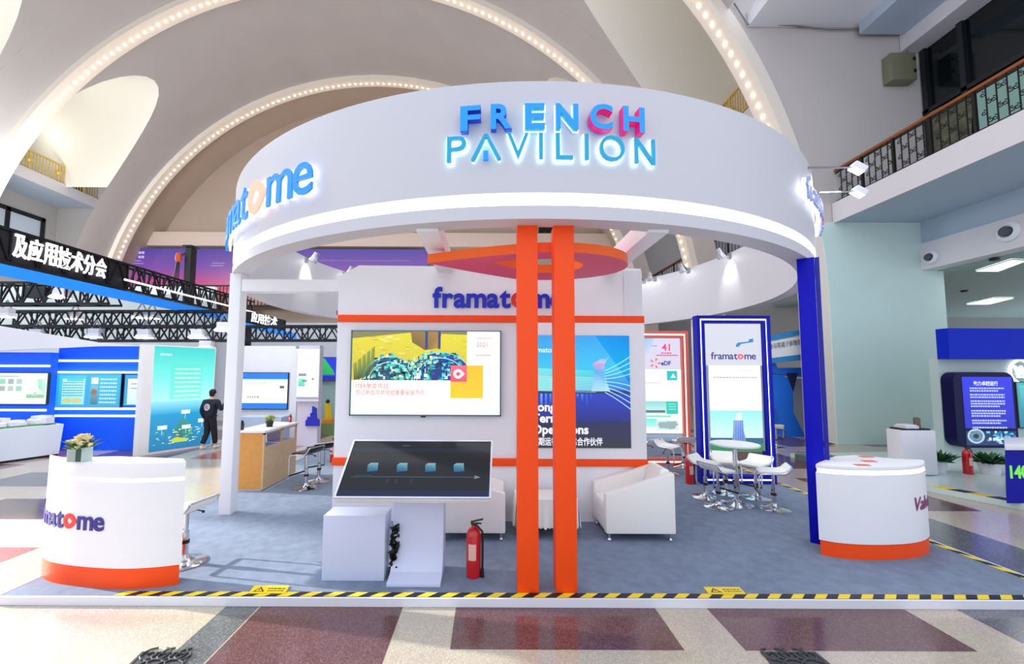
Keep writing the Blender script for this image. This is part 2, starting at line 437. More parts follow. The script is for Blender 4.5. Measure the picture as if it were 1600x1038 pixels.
# frontal walls at each rib, outside the arch
def frontal(Y, th, xo_r, xo_l, sides, name, material, label, zt=24.):
    m = MB(); Rw = HR + .34
    for sgn in sides:
        xo = xo_r if sgn > 0 else xo_l; A = []; B = []
        n = 30
        for i in range(n + 1):
            a = math.radians(-13.4) + (PI / 2 + math.radians(13.4)) * i / n
            x, _, z = hp(a, Rw, Y); x = HX + sgn * (x - HX); z = max(z, 0); A.append((x, z)); B.append((xo, z))
        B[-1] = (xo, A[-1][1])
        for i in range(n):
            (x0, z0), (x1, z1), (X0, Z0), (X1, Z1) = A[i], A[i + 1], B[i], B[i + 1]
            for y in (Y, Y + th): m.add([(x0, y, z0), (x1, y, z1), (X1, y, Z1), (X0, y, Z0)], [(0, 1, 2, 3)])
        m.add([(xo, Y, 0), (xo, Y + th, 0), (xo, Y + th, A[-1][1]), (xo, Y, A[-1][1])], [(0, 1, 2, 3)])
        m.box((min(HX, xo), Y, A[-1][1]), (max(HX, xo), Y + th, zt))
    return structure(name, m, material, label, 'wall', smooth=0)
PX = at(1483, 560, 12.1).x
wr = frontal(12.12, .75, PX, -34, (1,), 'wall_right', mat('pier_paint', '#cdc5c0', .7, noise=.02, nscale=.8), 'tall grey pier wall behind the right counter, mint below the balcony')
zb_m = at(1302, 348, 12.1).z; xm = at(1316, 560, 12.1).x
mm = MB(); P = []
for i in range(13):
    a = math.radians(-13.4 + 24 * i / 12); x, _, z = hp(a, HR + .36, 12.1); P.append((x, 12.08, max(0, min(z, zb_m))))
mm.prism(P + [(PX, 12.08, P[-1][2]), (PX, 12.08, 0)], (0, .03, 0)); o = mm.build('lower_face', MINT, wr, smooth=0); o['label'] = 'pale mint painted lower part'
frontal(19.02, .75, 16, -34, (1, -1), 'wall_middle', VAULT, 'plastered wall outside the middle vault rib')
frontal(26.35, .75, 18, -30, (1, -1), 'wall_far', VAULT, 'plastered wall outside the farthest vault rib')
# end wall with ledge
m = MB(); m.box((-38, 29.5, 0), (20, 29.9, 24))
structure('wall_back', m, TAN, 'tan end wall of the hall above the purple banner', 'wall')
m = MB(); zt, zb = at(600, 364, 28.7).z, at(600, 386, 28.7).z
m.box((-26.33, 28.6, zb), (11, 29.5, zt))
structure('trim_4', m, mat('ledge_paint', '#d8c4b8', .7), 'pale stone ledge running across the end wall', 'ledge', bevel=.06)
# dark grilles in the end wall seen under the ring
GRILLE = mat('bronze_grille', '#2c2418', .5, .4)
def scroll(mb, x, z, r, fn, turns=1.25, flip=1, tr=.012, n=12, mi=0):
    P = []
    for i in range(n + 1):
        t = i / n; a = PI / 2 + flip * turns * 2 * PI * t; rr = r * (1 - .8 * t)
        P.append(fn(x + rr * math.cos(a), z + rr * math.sin(a)))
    mb.tube(P, tr, 5, mi, cap=False)
def grille(x0, x1, y0, y1, Y, label):
    A, B = at(x0, y1, Y), at(x1, y0, Y); m = MB(); fn = lambda x, z: Vector((x, Y, z))
    m.box((A.x, Y + .05, A.z), (B.x, Y + .12, B.z))
    n = max(2, int((B.x - A.x) / .5)); h = B.z - A.z
    for i in range(n):
        x = A.x + (i + .5) * (B.x - A.x) / n
        scroll(m, x, A.z + h * .3, h * .24, fn, tr=.04); scroll(m, x, A.z + h * .7, h * .24, fn, flip=-1, tr=.04)
    solid('wall_grille', m, GRILLE, label, 'grille', 'bronze grilles above the end wall ledge')
grille(560, 655, 345, 373, 29.3, 'long dark bronze grille on the end wall left of the orange posts')
grille(842, 874, 345, 376, 29.3, 'dark scrolled bronze grille seen between the two orange posts')

# right side: lower balcony, soffit, beam, upper gallery, glazing
ex = at(1302, 330, 12.1).x; zt, zb = at(1302, 320, 12.1).z, at(1302, 348, 12.1).z; gx = at(1443, 200, 12.1).x
m = MB(); m.box((ex, 3.0, zb), (gx + 2, 12.1, zt)); m.box((ex, 12.9, zb), (gx + 2, 18.98, zt)); m.box((ex, 19.8, zb), (gx + 2, 26.3, zt))
for p in m.v: pass
bal = structure('balcony_right', m, [SLAB], 'long white edged balcony slab along the right side of the hall', 'balcony')
m = MB()
for a, b in ((3, 12.1), (12.9, 18.98), (19.8, 26.3)): m.box((ex - .03, a, zb - .02), (ex, b, zt + .03))
o = m.build('edge_band', EDGE, bal); o['label'] = 'white front edge'
bx = at(1437, 400, 12.1).x; z1, z2 = at(1437, 382, 12.1).z, at(1437, 423, 12.1).z
m = MB(); m.box((bx, 2.5, z2), (bx + .5, 12.1, z1), 0); m.box((bx + .06, 2.5, z1), (bx + .5, 12.1, zb), 1)
structure('trim_5', m, [EDGE, SLAB], 'white beam with round air jets under the right balcony', 'beam')
ac = at(1500, 440, 12.1); m = MB(); m.box((bx + .5, 2.5, z2 - .02), (40, 24, z2 + .1))
structure('ceiling_3', m, mat('aisle_ceiling', '#9fb5b0', .6), 'greenish aisle ceiling beyond the right pier', 'ceiling')
m = MB(); m.box((PX - 2, 22, 0), (40, 22.2, z2)); structure('wall_aisle', m, mat('aisle_wall', '#8d9290', .7), 'grey wall at the far end of the right aisle', 'wall')
zu = at(1300, 43, 12.1).z
m = MB(); m.box((at(1168, 38, 12.1).x, 7, zu), (gx + 3, 12.1, zu + .5)); m.box((at(1335, 40, 12.1).x, 5, zu - .35), (gx - .5, 11.95, zu), 1)
structure('ceiling_4', m, [PAINT, SLAB], 'underside of the upper gallery in the top right corner', 'ceiling')
# glazing above the balcony
m = MB(); GL = mat('dark_glass', '#0b1215', .06, spec=.6)
m.box((gx + .12, 3, zt), (gx + .16, 12.1, zu))
gw = structure('window_1', m, GL, 'dark glazed wall behind the right balcony', 'window')
m = MB(); FR = mat('window_frame', '#14171d', .5)
for y in (12.0, 11.0, 9.5, 8.0, 6.5, 5.0): m.box((gx, y - .07, zt), (gx + .12, y + .07, zu))
for z in (zt + .05, zt + 2.9): m.box((gx, 3, z - .06), (gx + .12, 12.1, z + .06))
m.build('window_frame', FR, gw)
def onx(px, py, X):
    d = CAMROT @ Vector(((px - CX) / FOC, -(py - CY) / FOC, -1)); k = X / d.x; return Vector((0, 0, EYE)) + d * k
m = MB(); m.prism([onx(x, y, gx - .02) for x, y in ((1522, 140), (1640, 68), (1640, 170), (1522, 222))], (.015, 0, 0), 0); m.prism([onx(x, y, gx - .02) for x, y in ((1452, 176), (1518, 142), (1518, 224), (1452, 255))], (.015, 0, 0), 1)
m.build('lower_panes', [mat('pane_mint', '#8fb4a8', .3), mat('pane_olive', '#5c5c48', .4, noise=.5, nscale=3)], gw)
hz = at(1428, 82, 12.1).z
m = MB(); m.box((gx - .55, 3, hz), (gx + .1, 12.1, hz + .75)); structure('trim_6', m, EDGE, 'white header beam over the dark right windows', 'beam')

# left side: upper gallery, window, side wall
lx = at(150, 312, 26.2).x; zg = at(150, 312, 26.2).z
m = MB(); m.box((-38, 19.8, zg - .55), (lx, 26.33, zg)); gl = structure('balcony_left', m, [SLAB], 'blue grey gallery slab at the upper left of the hall', 'balcony')
m = MB(); m.box((lx, 19.8, zg - .57), (lx + .06, 26.33, zg + .06)); o = m.build('edge_band', EDGE, gl); o['label'] = 'white front edge'
m = MB(); wx = at(80, 400, 26.2).x; m.box((wx - .3, 19.8, 0), (wx, 26.33, zg - .55)); structure('wall_left', m, VAULT, 'grey green wall under the left gallery', 'wall')
A, B = at(-30, 372, 22), at(64, 345, 25.6)
m = MB(); m.box((wx, 19.9, A.z), (wx + .03, 25.5, B.z)); wn = structure('window_2', m, mat('pale_glass', '#cfd9e6', .1), 'black framed window high on the left wall', 'window')
m = MB()
for y in (19.9, 21.7, 23.6, 25.5): m.box((wx + .03, y - .1, A.z - .1), (wx + .12, y + .1, B.z + .1))
for z in (A.z, B.z): m.box((wx + .03, 19.8, z - .12), (wx + .12, 25.6, z + .12))
m.build('window_frame', FR, wn)
# gallery doors and the gilt rail
GOLD = mat('gilt_iron', '#dcbc66', .4, .2)
def gilt_rail(p0, p1, h, label):
    p0, p1 = Vector(p0), Vector(p1); t = thing('gallery_railing', label, 'railing', p0, 0, 'gilt gallery railings')
    u = (p1 - p0); Ln = u.length; u.normalize(); fn = lambda x, z: p0 + u * x + Vector((0, 0, z))
    m = MB(); m.bar(fn(0, h), fn(Ln, h), .09); m.build('handrail', GOLD, t)
    m = MB(); m.bar(fn(0, .08), fn(Ln, .08), .06); n = int(Ln / .17)
    for i in range(n + 1): m.bar(fn(Ln * i / n, .05), fn(Ln * i / n, h), .035)
    m.build('baluster_row', GOLD, t)
    for i in range(4):
        m = MB(); x = Ln * (i + .5) / 4; m.ball(fn(x, h * .55), .17, 10, 6); m.bar(fn(x, 0), fn(x, h), .07); m.build('rosette', GOLD, t)
gilt_rail((lx - .02, 19.9, zg), (lx - .02, 26.2, zg), 1.15, 'gilt balustrade on the left gallery beneath the vault')
q = at(1160, 178, 16.); gilt_rail((q.x, 13.3, q.z), (q.x, 18.9, q.z), 1.25, 'gilt balustrade glimpsed behind the nearest rib on the right')
m = MB(); m.box((q.x, 12.95, q.z - .7), (q.x + 9, 18.95, q.z)); structure('balcony_upper', m, EDGE, 'upper gallery slab glimpsed behind the nearest right rib', 'balcony')
DOOR = mat('gallery_door', '#4a4436', .5)
def arched(px0, px1, pt, pb, Y, name, label):
    A, B = at(px0, pb, Y), at(px1, pt, Y); m = MB(); w_ = (B.x - A.x) / 2; cx = A.x + w_; zs = max(A.z + .3, B.z - w_)
    P = [(A.x, Y, A.z - 1.2), (B.x, Y, A.z - 1.2), (B.x, Y, zs)] + [(cx + w_ * math.cos(PI * i / 12), Y, zs + (B.z - zs) * math.sin(PI * i / 12)) for i in range(1, 12)] + [(A.x, Y, zs)]
    m.prism(P, (0, .1, 0))
    for i in range(3): x = A.x + w_ * (i + .5) * .66; m.box((x - .03, Y - .03, A.z - 1.2), (x + .03, Y, zs))
    return structure(name, m, DOOR, label, 'door')
arched(46, 80, 190, 262, 26.1, 'door_1', 'tall dark arched gallery door at the upper left')
arched(105, 128, 252, 285, 26.15, 'door_2', 'small dark arched opening at the far end of the left gallery')
# iron balcony railings
WOOD = mat('rail_wood', '#8a4a24', .4)
IRON = mat('wrought_iron', '#1d1a18', .5, .4)
GPAN = mat('rail_glass', '#6f8f86', .2)
def iron_rail(x, y0, y1, z, h, n, label, scrolls=True):
    t = thing('balcony_railing', label, 'railing', (x, y0, z), 0, 'wrought iron balcony railings')
    MB().bar((x, y0, z + h), (x, y1, z + h), .1, .07).build('handrail', WOOD, t)['label'] = 'orange brown wooden handrail'
    for i in range(n):
        a, b = y0 + (y1 - y0) * i / n, y0 + (y1 - y0) * (i + 1) / n; m = MB(); fn = lambda yy, zz: Vector((x, yy, zz))
        m.bar((x, a, z + .08), (x, b, z + .08), .03); m.bar((x, a, z + h - .08), (x, b, z + h - .08), .03)
        m.bar((x, a + .03, z), (x, a + .03, z + h), .06)
        k = 5
        for j in range(1, k):
            y = a + (b - a) * j / k; m.bar((x, y, z), (x, y, z + h), .018)
            if scrolls:
                for q in range(4):
                    fl = 1 if (q + j) % 2 else -1
                    scroll(m, y + fl * .055, z + h * (.2 + .2 * q), .065, fn, flip=fl, tr=.011, n=9)
        m.build('railing_panel', IRON, t)
iron_rail(ex + .12, 4.0, 12.08, zt + .03, 1.02, 9, 'wrought iron railing with wooden handrail on the near right balcony')
iron_rail(ex + .12, 12.95, 18.9, zt + .03, 1.1, 5, 'dark iron railing seen through the ring right of the white beam', False)
iron_rail(ex + .12, 19.85, 26.2, zt + .03, 1.1, 4, 'farthest dark iron railing seen through the ring', False)
# electrical box, cable, air jets, ceiling lights, sensors
A, B = at(1395, 124, 11.8), at(1431, 82, 11.8)
t = thing('junction_box', 'olive grey electrical box on the wall above the right balcony', 'box', ((A.x + B.x) / 2, 11.9, A.z))
MB().box((A.x, 11.8, A.z), (B.x, 12.1, B.z)).build('housing', mat('olive_metal', '#7d7c62', .5), t, bevel=.015)
m = MB()
for z in (A.z + .28, B.z - .2): m.box((B.x - .1, 11.78, z - .05), (B.x - .03, 11.8, z + .05))
m.build('latch', BLACK, t)
P = [at(x, y, 12.03) for x, y in ((1147, 5), (1168, 38), (1200, 38), (1240, 40), (1290, 46), (1330, 46), (1380, 43), (1414, 46), (1418, 60), (1418, 81))]
solid('wall_cable', MB().tube(P, .022, 6), mat('cable_grey', '#7d7a78', .6), 'thin grey cable sagging along the wall to the electrical box', 'cable')
def jet(px, py, r, label):
    y = None
    d = CAMROT @ Vector(((px - CX) / FOC, -(py - CY) / FOC, -1)); k = bx / d.x; p = Vector((0, 0, EYE)) + d * k
    t = thing('air_jet', label, 'vent', p, 0, 'round air jets on the beam')
    T = Matrix.Translation(p) @ Matrix.Rotation(-PI / 2, 4, 'Y')
    MB().lathe([(0, .0), (r, .0), (r, .05), (r * .8, .09), (r * .62, .1), (r * .55, .06), (0, .05)], 24, T).build('rim', PAINT, t)
    MB().lathe([(0, .07), (r * .5, .07), (r * .5, .12), (r * .42, .16), (0, .16)], 20, T).build('nozzle', mat('jet_grey', '#4c5254', .5), t)
jet(1456, 402, .2, 'round air jet on the white beam nearer the pier'); jet(1577, 362, .25, 'round air jet on the white beam nearer the frame edge')
def ceil_light(c, label):
    P = [gr(x, y, z2 - .03) for x, y in c]; t = thing('ceiling_light', label, 'ceiling light', sum(P, Vector()) / 4, 0, 'aisle ceiling lights')
    m = MB().prism(P, (0, 0, -.02)); m.build('diffuser', mat('panel_glow', '#ffffff', .4, emit=4), t)
    c0 = sum(P, Vector()) / 4; Q = [c0 + (p - c0) * 1.04 for p in P]
    MB().ringprism(Q, P, (0, 0, -.03)).build('frame', GREY, t)
ceil_light([(1524, 423), (1560, 423), (1605, 406), (1580, 405)], 'bright rectangular light panel nearest in the right aisle ceiling')
ceil_light([(1509, 475), (1545, 475), (1585, 465), (1555, 465)], 'second bright light panel farther down the right aisle')
for px, py, lb in ((1554, 404, 'nearer'), (1507, 454, 'farther')):
    p = gr(px, py, z2 - .02); solid('smoke_sensor', MB().lathe([(0, -.07), (.09, -.06), (.11, 0), (0, 0)], 14, Matrix.Translation(p)), BLACK, 'tiny dark sensor on the aisle ceiling, the %s one' % lb, 'sensor', 'ceiling sensors')

# banner on the end wall
A, B = at(185, 388, 28.3), at(668, 478, 28.3)
t = thing('wall_banner', 'huge purple to pink sunset banner along the end wall', 'banner', ((A.x + B.x) / 2, 28.4, B.z))
MB().box((A.x, 28.32, B.z), (B.x, 28.5, A.z)).build('backing', BLACK, t)
pr = Print(A, (B.x, 28.3, A.z), (A.x, 28.3, B.z), (185, 388, 668, 478))
pr.rect(185, 388, 668, 420, '#4a3a9c', '#7a46a6', 1); pr.rect(185, 420, 668, 446, '#7a46a6', '#c4417e', 1); pr.rect(185, 446, 668, 462, '#c4417e', '#d8485c', 1); pr.rect(185, 462, 668, 478, '#8a2f22', '#5c2018', 1)
for x in (206, 217, 222): pr.rect(x, 393, x + 4, 397, '#c8b8e8'); pr.rect(x, 400, x + 4, 404, '#c8b8e8')
pr.scribble(205, 222, 409, 1.5, '#b8a4dc', 3); pr.scribble(200, 226, 413, 1.2, '#b8a4dc', 3); pr.scribble(332, 352, 412, 1.2, '#b8a4dc', 3); pr.scribble(330, 350, 416, 1.2, '#b8a4dc', 3)
pr.scribble(400, 640, 407, 1.2, '#8878c0', 3)
pr.build('printed_face', t, .75)  # the print itself emits, added to brighten the banner
m = MB(); a, b = at(212, 446, 27.7), at(470, 446, 27.7)
for i in range(48): x = a.x + (b.x - a.x) * i / 47; m.box((x - .02, 27.7, a.z - 1.6), (x + .02, 27.74, a.z))
m.box((a.x, 27.68, a.z - .05), (b.x, 27.76, a.z + .05)); m.box((a.x, 27.68, a.z - 1.6), (b.x, 27.76, a.z - 1.5))
solid('gallery_fence', m, IRON, 'dark iron fence under the purple banner', 'railing')
m = MB(); m.box((a.x - .5, 27.8, a.z - 2.2), (at(372, 446, 27.8).x, 28.1, a.z - 1.2)); structure('trim_7', m, mat('rust_wall', '#7a3018', .7), 'rust coloured wall strip under the purple banner', 'wall')

# ------------------------------------------------------------------ the stage
SXL, SXR = -4.3, gr(1455, 845, S).x; SY0 = gr(800, 935, S).y; SY1 = 14.2
CARPET = mat('grey_carpet', '#7a869a', .95, noise=.12, nscale=9, bump=.15, spec=.1)
t = thing('stage_platform', 'low grey carpeted exhibition platform with white front edge', 'platform', (0, SY0, 0))
MB().box((SXL, SY0, 0.002), (SXR, SY1, S)).build('carpet', CARPET, t)
m = MB(); m.box((SXL, SY0 - .02, .002), (SXR, SY0 - .001, S + .003)); m.box((SXR + .001, SY0 - .02, .002), (SXR + .02, SY1, S + .003)); m.box((SXL - .02, SY0 - .02, .002), (SXL - .001, SY1, S + .003))
m.build('edge_trim', PAINT, t)
def hazard(p0, p1, w_, side, label, step=.103):
    p0, p1 = Vector(p0), Vector(p1); u = p1 - p0; Ln = u.length; u.normalize(); v = Vector((-u.y, u.x, 0)) * side * w_
    m = MB(); n = int(Ln / step); z = Vector((0, 0, .004))
    for i in range(n):
        a, b = p0 + u * step * i, p0 + u * step * (i + 1); sk = u * .075
        m.add([a + z, b + z, b + v + sk + z, a + v + sk + z, a, b, b + v + sk, a + v + sk], [(0, 1, 2, 3), (4, 5, 1, 0), (7, 6, 2, 3)], i % 2)
    return solid('hazard_tape', m, [YEL, BTAPE], label, 'tape', 'hazard tapes along the platform', smooth=0)
x0 = gr(178, 930, S).x
hazard((x0, SY0 + .01, S), (SXR - .05, SY0 + .01, S), .07, 1, 'yellow and black hazard tape along the front edge of the platform')
hazard((SXR - .01, SY0 + .2, S), (SXR - .01, 9.5, S), .07, 1, 'yellow and black hazard tape along the right edge of the platform', .13)
hazard((SXL + .01, 5.4, S), (SXL + .01, 7.6, S), .07, -1, 'yellow and black hazard tape on the left edge behind the pillar', .13)
def floor_sticker(c, label):
    P = [gr(x, y, S) for x, y in c]; t = thing('warning_sticker', label, 'sign', (P[3] + P[2]) / 2, 0, 'yellow warning stickers on the carpet')
    MB().prism([p + Vector((0, 0, .001)) for p in P], (0, 0, .006)).build('backing', YEL, t)
    up = Vector((0, 0, .0085)); pr = Print(P[0] + up, P[1] + up, P[3] + up, (0, 0, 60, 30))
    pr.rect(0, 0, 60, 30, '#f2d21c', None, 1); pr.poly([(14, 5), (24, 24), (5, 24)], '#22200e', 2); pr.poly([(14, 10), (20, 22), (8.5, 22)], '#f2d21c', 3); pr.rect(13.3, 13, 15, 19, '#22200e', None, 4)
    pr.scribble(28, 56, 14, 4, '#4a440e', 2); pr.scribble(28, 56, 22, 3, '#4a440e', 2); pr.build('printed_face', t)
floor_sticker([(397, 917), (452, 917), (446, 929), (388, 929)], 'yellow warning sticker on the carpet left of the white box')
floor_sticker([(1099, 919), (1155, 919), (1165, 930), (1108, 930)], 'yellow warning sticker on the carpet right of the orange posts')
GRATE = mat('cast_iron', '#45464a', .5, .3)
def grille_cover(c, label):
    P = [gr(x, y, 0) for x, y in c]; cc = sum(P, Vector()) / len(P)
    t = thing('floor_grate', label, 'grate', cc, 0, 'cast iron floor grates')
    m = MB(); Q = [cc + (p - cc) * .9 for p in P]; m.ringprism(P, Q, (0, 0, .008)); m.build('rim', GRATE, t)
    m = MB(); m.prism([p + Vector((0, 0, .001)) for p in Q], (0, 0, .003)); fn = lambda x, y: cc + Vector((x, y, .009))
    w_ = (P[1] - P[0]).length / 2
    for i in range(-2, 3):
        for j in (-1, 0, 1): scroll(m, i * w_ * .34, j * .13, .075, fn, tr=.007, flip=1 if (i + j) % 2 else -1)
    m.build('scroll_plate', GRATE, t)
grille_cover([(222, 1020), (300, 1021), (262, 1075), (165, 1075)], 'cast iron scrolled floor grate at the bottom left')
grille_cover([(1190, 1020), (1274, 1020), (1340, 1075), (1230, 1075)], 'cast iron scrolled floor grate at the bottom right')

# ------------------------------------------------------------------ the ring canopy
RC = Vector((.50, 8.84, 0)); RR = 5.18; RT = .22
def rh(px, py, far=False, R=RR):
    d = CAMROT @ Vector(((px - CX) / FOC, -(py - CY) / FOC, -1)); a = d.x ** 2 + d.y ** 2; b = d.x * RC.x + d.y * RC.y; c = RC.x ** 2 + RC.y ** 2 - R * R
    D = b * b - a * c; D = max(D, 0); t = (b + math.sqrt(D)) / a if far else (b - math.sqrt(D)) / a
    p = Vector((0, 0, EYE)) + d * t; return p
def phi(p): return math.atan2(p.x - RC.x, -(p.y - RC.y))       # 0 = nearest point, + to the right
def rp(a, z, r=RR): return Vector((RC.x + r * math.sin(a), RC.y - r * math.cos(a), z))
ZT, Z1, Z2, ZB = rh(815, 127).z, rh(815, 301).z, rh(815, 321).z, rh(815, 342).z
ring = thing('ring_canopy', 'huge white circular canopy ring with glowing strip and raised lettering', 'canopy', (RC.x, RC.y, ZB))
T = Matrix.Translation(RC)
RINGW = mat('ring_white', '#cfcdd2', .45)
MB().lathe([(RR, ZB), (RR, Z2), (RR - .06, Z2), (RR - .06, Z1), (RR, Z1), (RR, ZT), (RR - RT, ZT), (RR - RT, ZB)], 160, T, closed=True).build('drum', RINGW, ring, smooth=40)
MB().lathe([(RR - .055, Z2 + .004), (RR - .012, Z2 + .004), (RR - .012, Z1 - .004), (RR - .055, Z1 - .004)], 160, T, closed=True).build('light_strip', mat('ring_led', '#ffffff', .4, emit=1.7), ring, smooth=40)['label'] = 'glowing white light strip'
# raised letters; each glyph is fitted between two pixel columns of the front
CY1 = mat('letter_cyan', '#1490e0', .3, emit=.28, ecol='#0c80e0'); CY2 = mat('letter_teal', '#1a90b4', .3, emit=.3, ecol='#1796c4')
SIDEB = mat('letter_side_blue', '#1430b8', .4, emit=.1); SIDEM = mat('letter_side_magenta', '#d8107c', .4, emit=.22)
HALO = mat('letter_halo', '#d0f6ff', .4, emit=1.9)
def ring_letter(ch, px0, px1, z0, z1, mats, bold=.03, proud=.07, halo=True, ex=.02, halo_w=.035):
    V, F, N = glyphs(ch, bold, ex); xs = [p.x for p in V]; ys = [p.y for p in V]
    a0, a1 = phi(rh(px0, 210, False, RR + proud)), phi(rh(px1, 210, False, RR + proud))
    def fn(x, y, z, grow=0.): 
        u = (x - min(xs)) / max(1e-6, max(xs) - min(xs)); v = (y - min(ys)) / (max(ys) - min(ys))
        return rp(a0 + (a1 - a0) * u, z0 + (z1 - z0) * v, RR + proud + z * .9)
    m = MB(); m.text(ch, fn, bold, ex, 0, 1); o = m.build('sign_letter', mats, ring, smooth=0)
    if halo:
        Vh, Fh, Nh = glyphs(ch, bold + halo_w, .004); m = MB()
        m.add([fn(p.x, p.y, 0) + (rp(a0, 0, 1) - rp(a0, 0, 2)) * .022 for p in Vh], Fh)
        h = m.build('letter_glow', HALO, o, smooth=0)
    return o
zf0, zf1 = rh(835, 203, False, RR + .07).z, rh(835, 164, False, RR + .07).z; zp0, zp1 = rh(842, 248.5, False, RR + .05).z, rh(842, 208.5, False, RR + .05).z
for ch, a, b, ms, ha in (('F', 720, 751, [CY1, SIDEB], False), ('R', 767, 800, [CY1, SIDEB], False), ('E', 820, 851, [CY1, CY2], True), ('N', 868, 903, [CY1, CY2], True), ('C', 920, 955, [CY1, SIDEM], False), ('H', 971, 1004, [CY1, SIDEM], False)):
    ring_letter(ch, a, b, zf0, zf1, ms, .03, .07, ha, (.05 if ch in 'CH' else .035) if not ha else .03)
for ch, a, b in (('P', 699, 729), ('V', 793, 826), ('I', 842, 848), ('L', 868, 895), ('I', 913, 919), ('O', 936, 975), ('N', 991, 1022)):
    ring_letter(ch, a, b, zp0, zp1, [CY2, CY2], 0 if ch != 'I' else .01, .05, True, .015, .032)
m = MB()   # the A has no bar but a short block under it
a0, a1 = phi(rh(740, 232)), phi(rh(781, 232)); am = (a0 + a1) / 2
for e in (a0, a1): m.bar(rp(e, zp0, RR + .05), rp(am, zp1, RR + .05), .035, .03)
o = m.build('sign_letter', CY2, ring, smooth=0)
m = MB(); m.bar(rp(phi(rh(760, 245)), zp0, RR + .05), rp(phi(rh(760, 245)), zp0 + .085, RR + .05), .045, .03); m.build('sign_letter', CY1, ring, smooth=0)
m = MB()
for e in (a0, a1): m.bar(rp(e, zp0, RR + .03), rp(am, zp1, RR + .03), .07, .008)
m.build('letter_glow', HALO, o, smooth=0)
def ring_word(px_end, py_base, py_top, xh_px, from_right, cols, glow, k_w):
    """wordmark on the drum; its right (or left) end sits at px_end"""
    p = rh(px_end, py_base); z0 = p.z; zx = rh(px_end, py_top).z - z0; W = zx / .53 * 5.2 * .82 * k_w; ae = phi(p)
    for kind, V, F in wordmark(.005, .012):
        def fn(q, r_): return rp(ae + ((q[0] - 1) if from_right else q[0]) * W / RR, z0 + q[1] * W / k_w, RR + r_ + q[2])
        m = MB().add([fn(q, .09) for q in V], F); o = m.build('sign_letter', cols[1] if kind == 'o' else cols[0], ring, smooth=0)
        m = MB(); cx = sum(q[0] for q in V) / len(V); cy = sum(q[1] for q in V) / len(V)
        m.add([fn((q[0], q[1], q[2] * 1.0 + 0), .045) for q in V], F); m.build('letter_return', glow, o, smooth=0)
ring_word(499, 304, 249, 50, True, [mat('letter_blue', '#1478c8', .3, emit=.45, ecol='#1080d0'), mat('letter_coral', '#f0a088', .3, emit=.6)], mat('letter_return_glow', '#f4f8ff', .4, emit=.9), 1.0)
ring_word(1247, 312, 286, 30, False, [mat('letter_washed', '#a8b0dc', .35), mat('letter_washed_coral', '#e8b8b0', .35)], mat('letter_return_glow', '#f4f8ff', .4, emit=.9), 1.1)  # same wordmark, its colours bleached to carry the lamp glare
# small power box on the rim
p = rh(888, 127); solid('power_box', MB().box((p.x - .13, p.y + .06, ZT + .001), (p.x + .13, p.y + .2, ZT + .045)), PAINT, 'small white box lying on top of the ring canopy', 'box', bevel=.01)

# ------------------------------------------------------------------ what carries the ring
A = gr(341, 805, S); B = gr(367, 805, S)
solid('support_pillar', MB().box((A.x, A.y, S), (A.x + .16, A.y + .16, ZB)), WHITE, 'square white pillar carrying the left side of the ring', 'pillar', bevel=.006)
A = gr(1266, 848, S); u = Vector((math.cos(.68), -math.sin(.68), 0)); v = Vector((math.sin(.68), math.cos(.68), 0)); m = MB(); m.prism([A, A + u * .17, A + u * .17 + v * .15, A + v * .15], (0, 0, ZB - S), 0); A2 = A + u * .172 + v * .03; m.prism([A2, A2 + u * .045, A2 + u * .045 + v * .1, A2 + v * .1], (0, 0, ZB - S), 1)
solid('support_post', m, [BLUE, mat('blue_paint_deep', '#080b98', .4)], 'deep blue post carrying the right side of the ring behind the right counter', 'post', bevel=.004)
for a, b, lb in ((808.5, 842, 'left one of the two bright orange posts at the platform front'), (869, 902.5, 'right one of the two bright orange posts at the platform front')):
    A = gr(a, 927, S); B = gr(b, 927, S); top = ZB
    solid('orange_post', MB().box((A.x, A.y, S), (B.x, A.y + .16, top)), ORANGE, lb, 'post', 'twin orange posts', bevel=.004)
# beams from the ring back to the tower
TWY = 5.60
zb = at(683, 436, TWY).z
def beam(x0, x1, ya, yb, z0, z1, label):
    return solid('ceiling_beam', MB().box((x0, ya, z0), (x1, yb, z1)), WHITE, label, 'beam', 'white beams under the ring', bevel=.004)
xa, xb = at(651, 357, 3.95).x, at(685, 357, 3.95).x
beam(xa, xb, 3.93, TWY - .003, ZB - .03, ZB + .17, 'white beam running back from the ring above the left tip of the orange drop')
xa, xb = at(1012, 358, 3.95).x, at(1052, 358, 3.95).x
beam(xa, xa + .2, 3.93, TWY - .003, ZB - .03, ZB + .17, 'white beam running back from the ring above the right end of the orange drop')
A, B = at(383, 455, 5.72), at(531, 437, 5.72)
beam(A.x - .05, -2.085, 5.72, 5.9, A.z, B.z, 'white cross beam between the left pillar and the display tower')
# the drop shaped canopy
DROPZ0 = at(860, 394, 4.06).z; DROPZ1 = at(860, 378.5, 4.06).z
def drop(cx, cy, a, b, tipx, n=40):
    P = []
    for i in range(n + 1):
        t = math.radians(-112 + 224 * i / n); P.append((cx + a * math.cos(t), cy + b * math.sin(t)))
    k = 8; e0, e1 = P[-1], P[0]; tip = (tipx, cy - .18)
    P += [(e0[0] + (tip[0] - e0[0]) * i / k, e0[1] + (tip[1] - e0[1]) * i / k - .03 * math.sin(PI * i / k) * -1) for i in range(1, k)] + [tip] + [(tip[0] + (e1[0] - tip[0]) * i / k, tip[1] + (e1[1] - tip[1]) * i / k - .03 * math.sin(PI * i / k)) for i in range(1, k)]
    return P
O = drop(.68, 4.69, .90, .63, -.70); I = drop(.66, 4.62, .40, .31, .02)
m = MB(); z = DROPZ0
m.ringprism([(x, y, z) for x, y in O], [(x, y, z) for x, y in I], (0, 0, DROPZ1 - z), 0, 1)
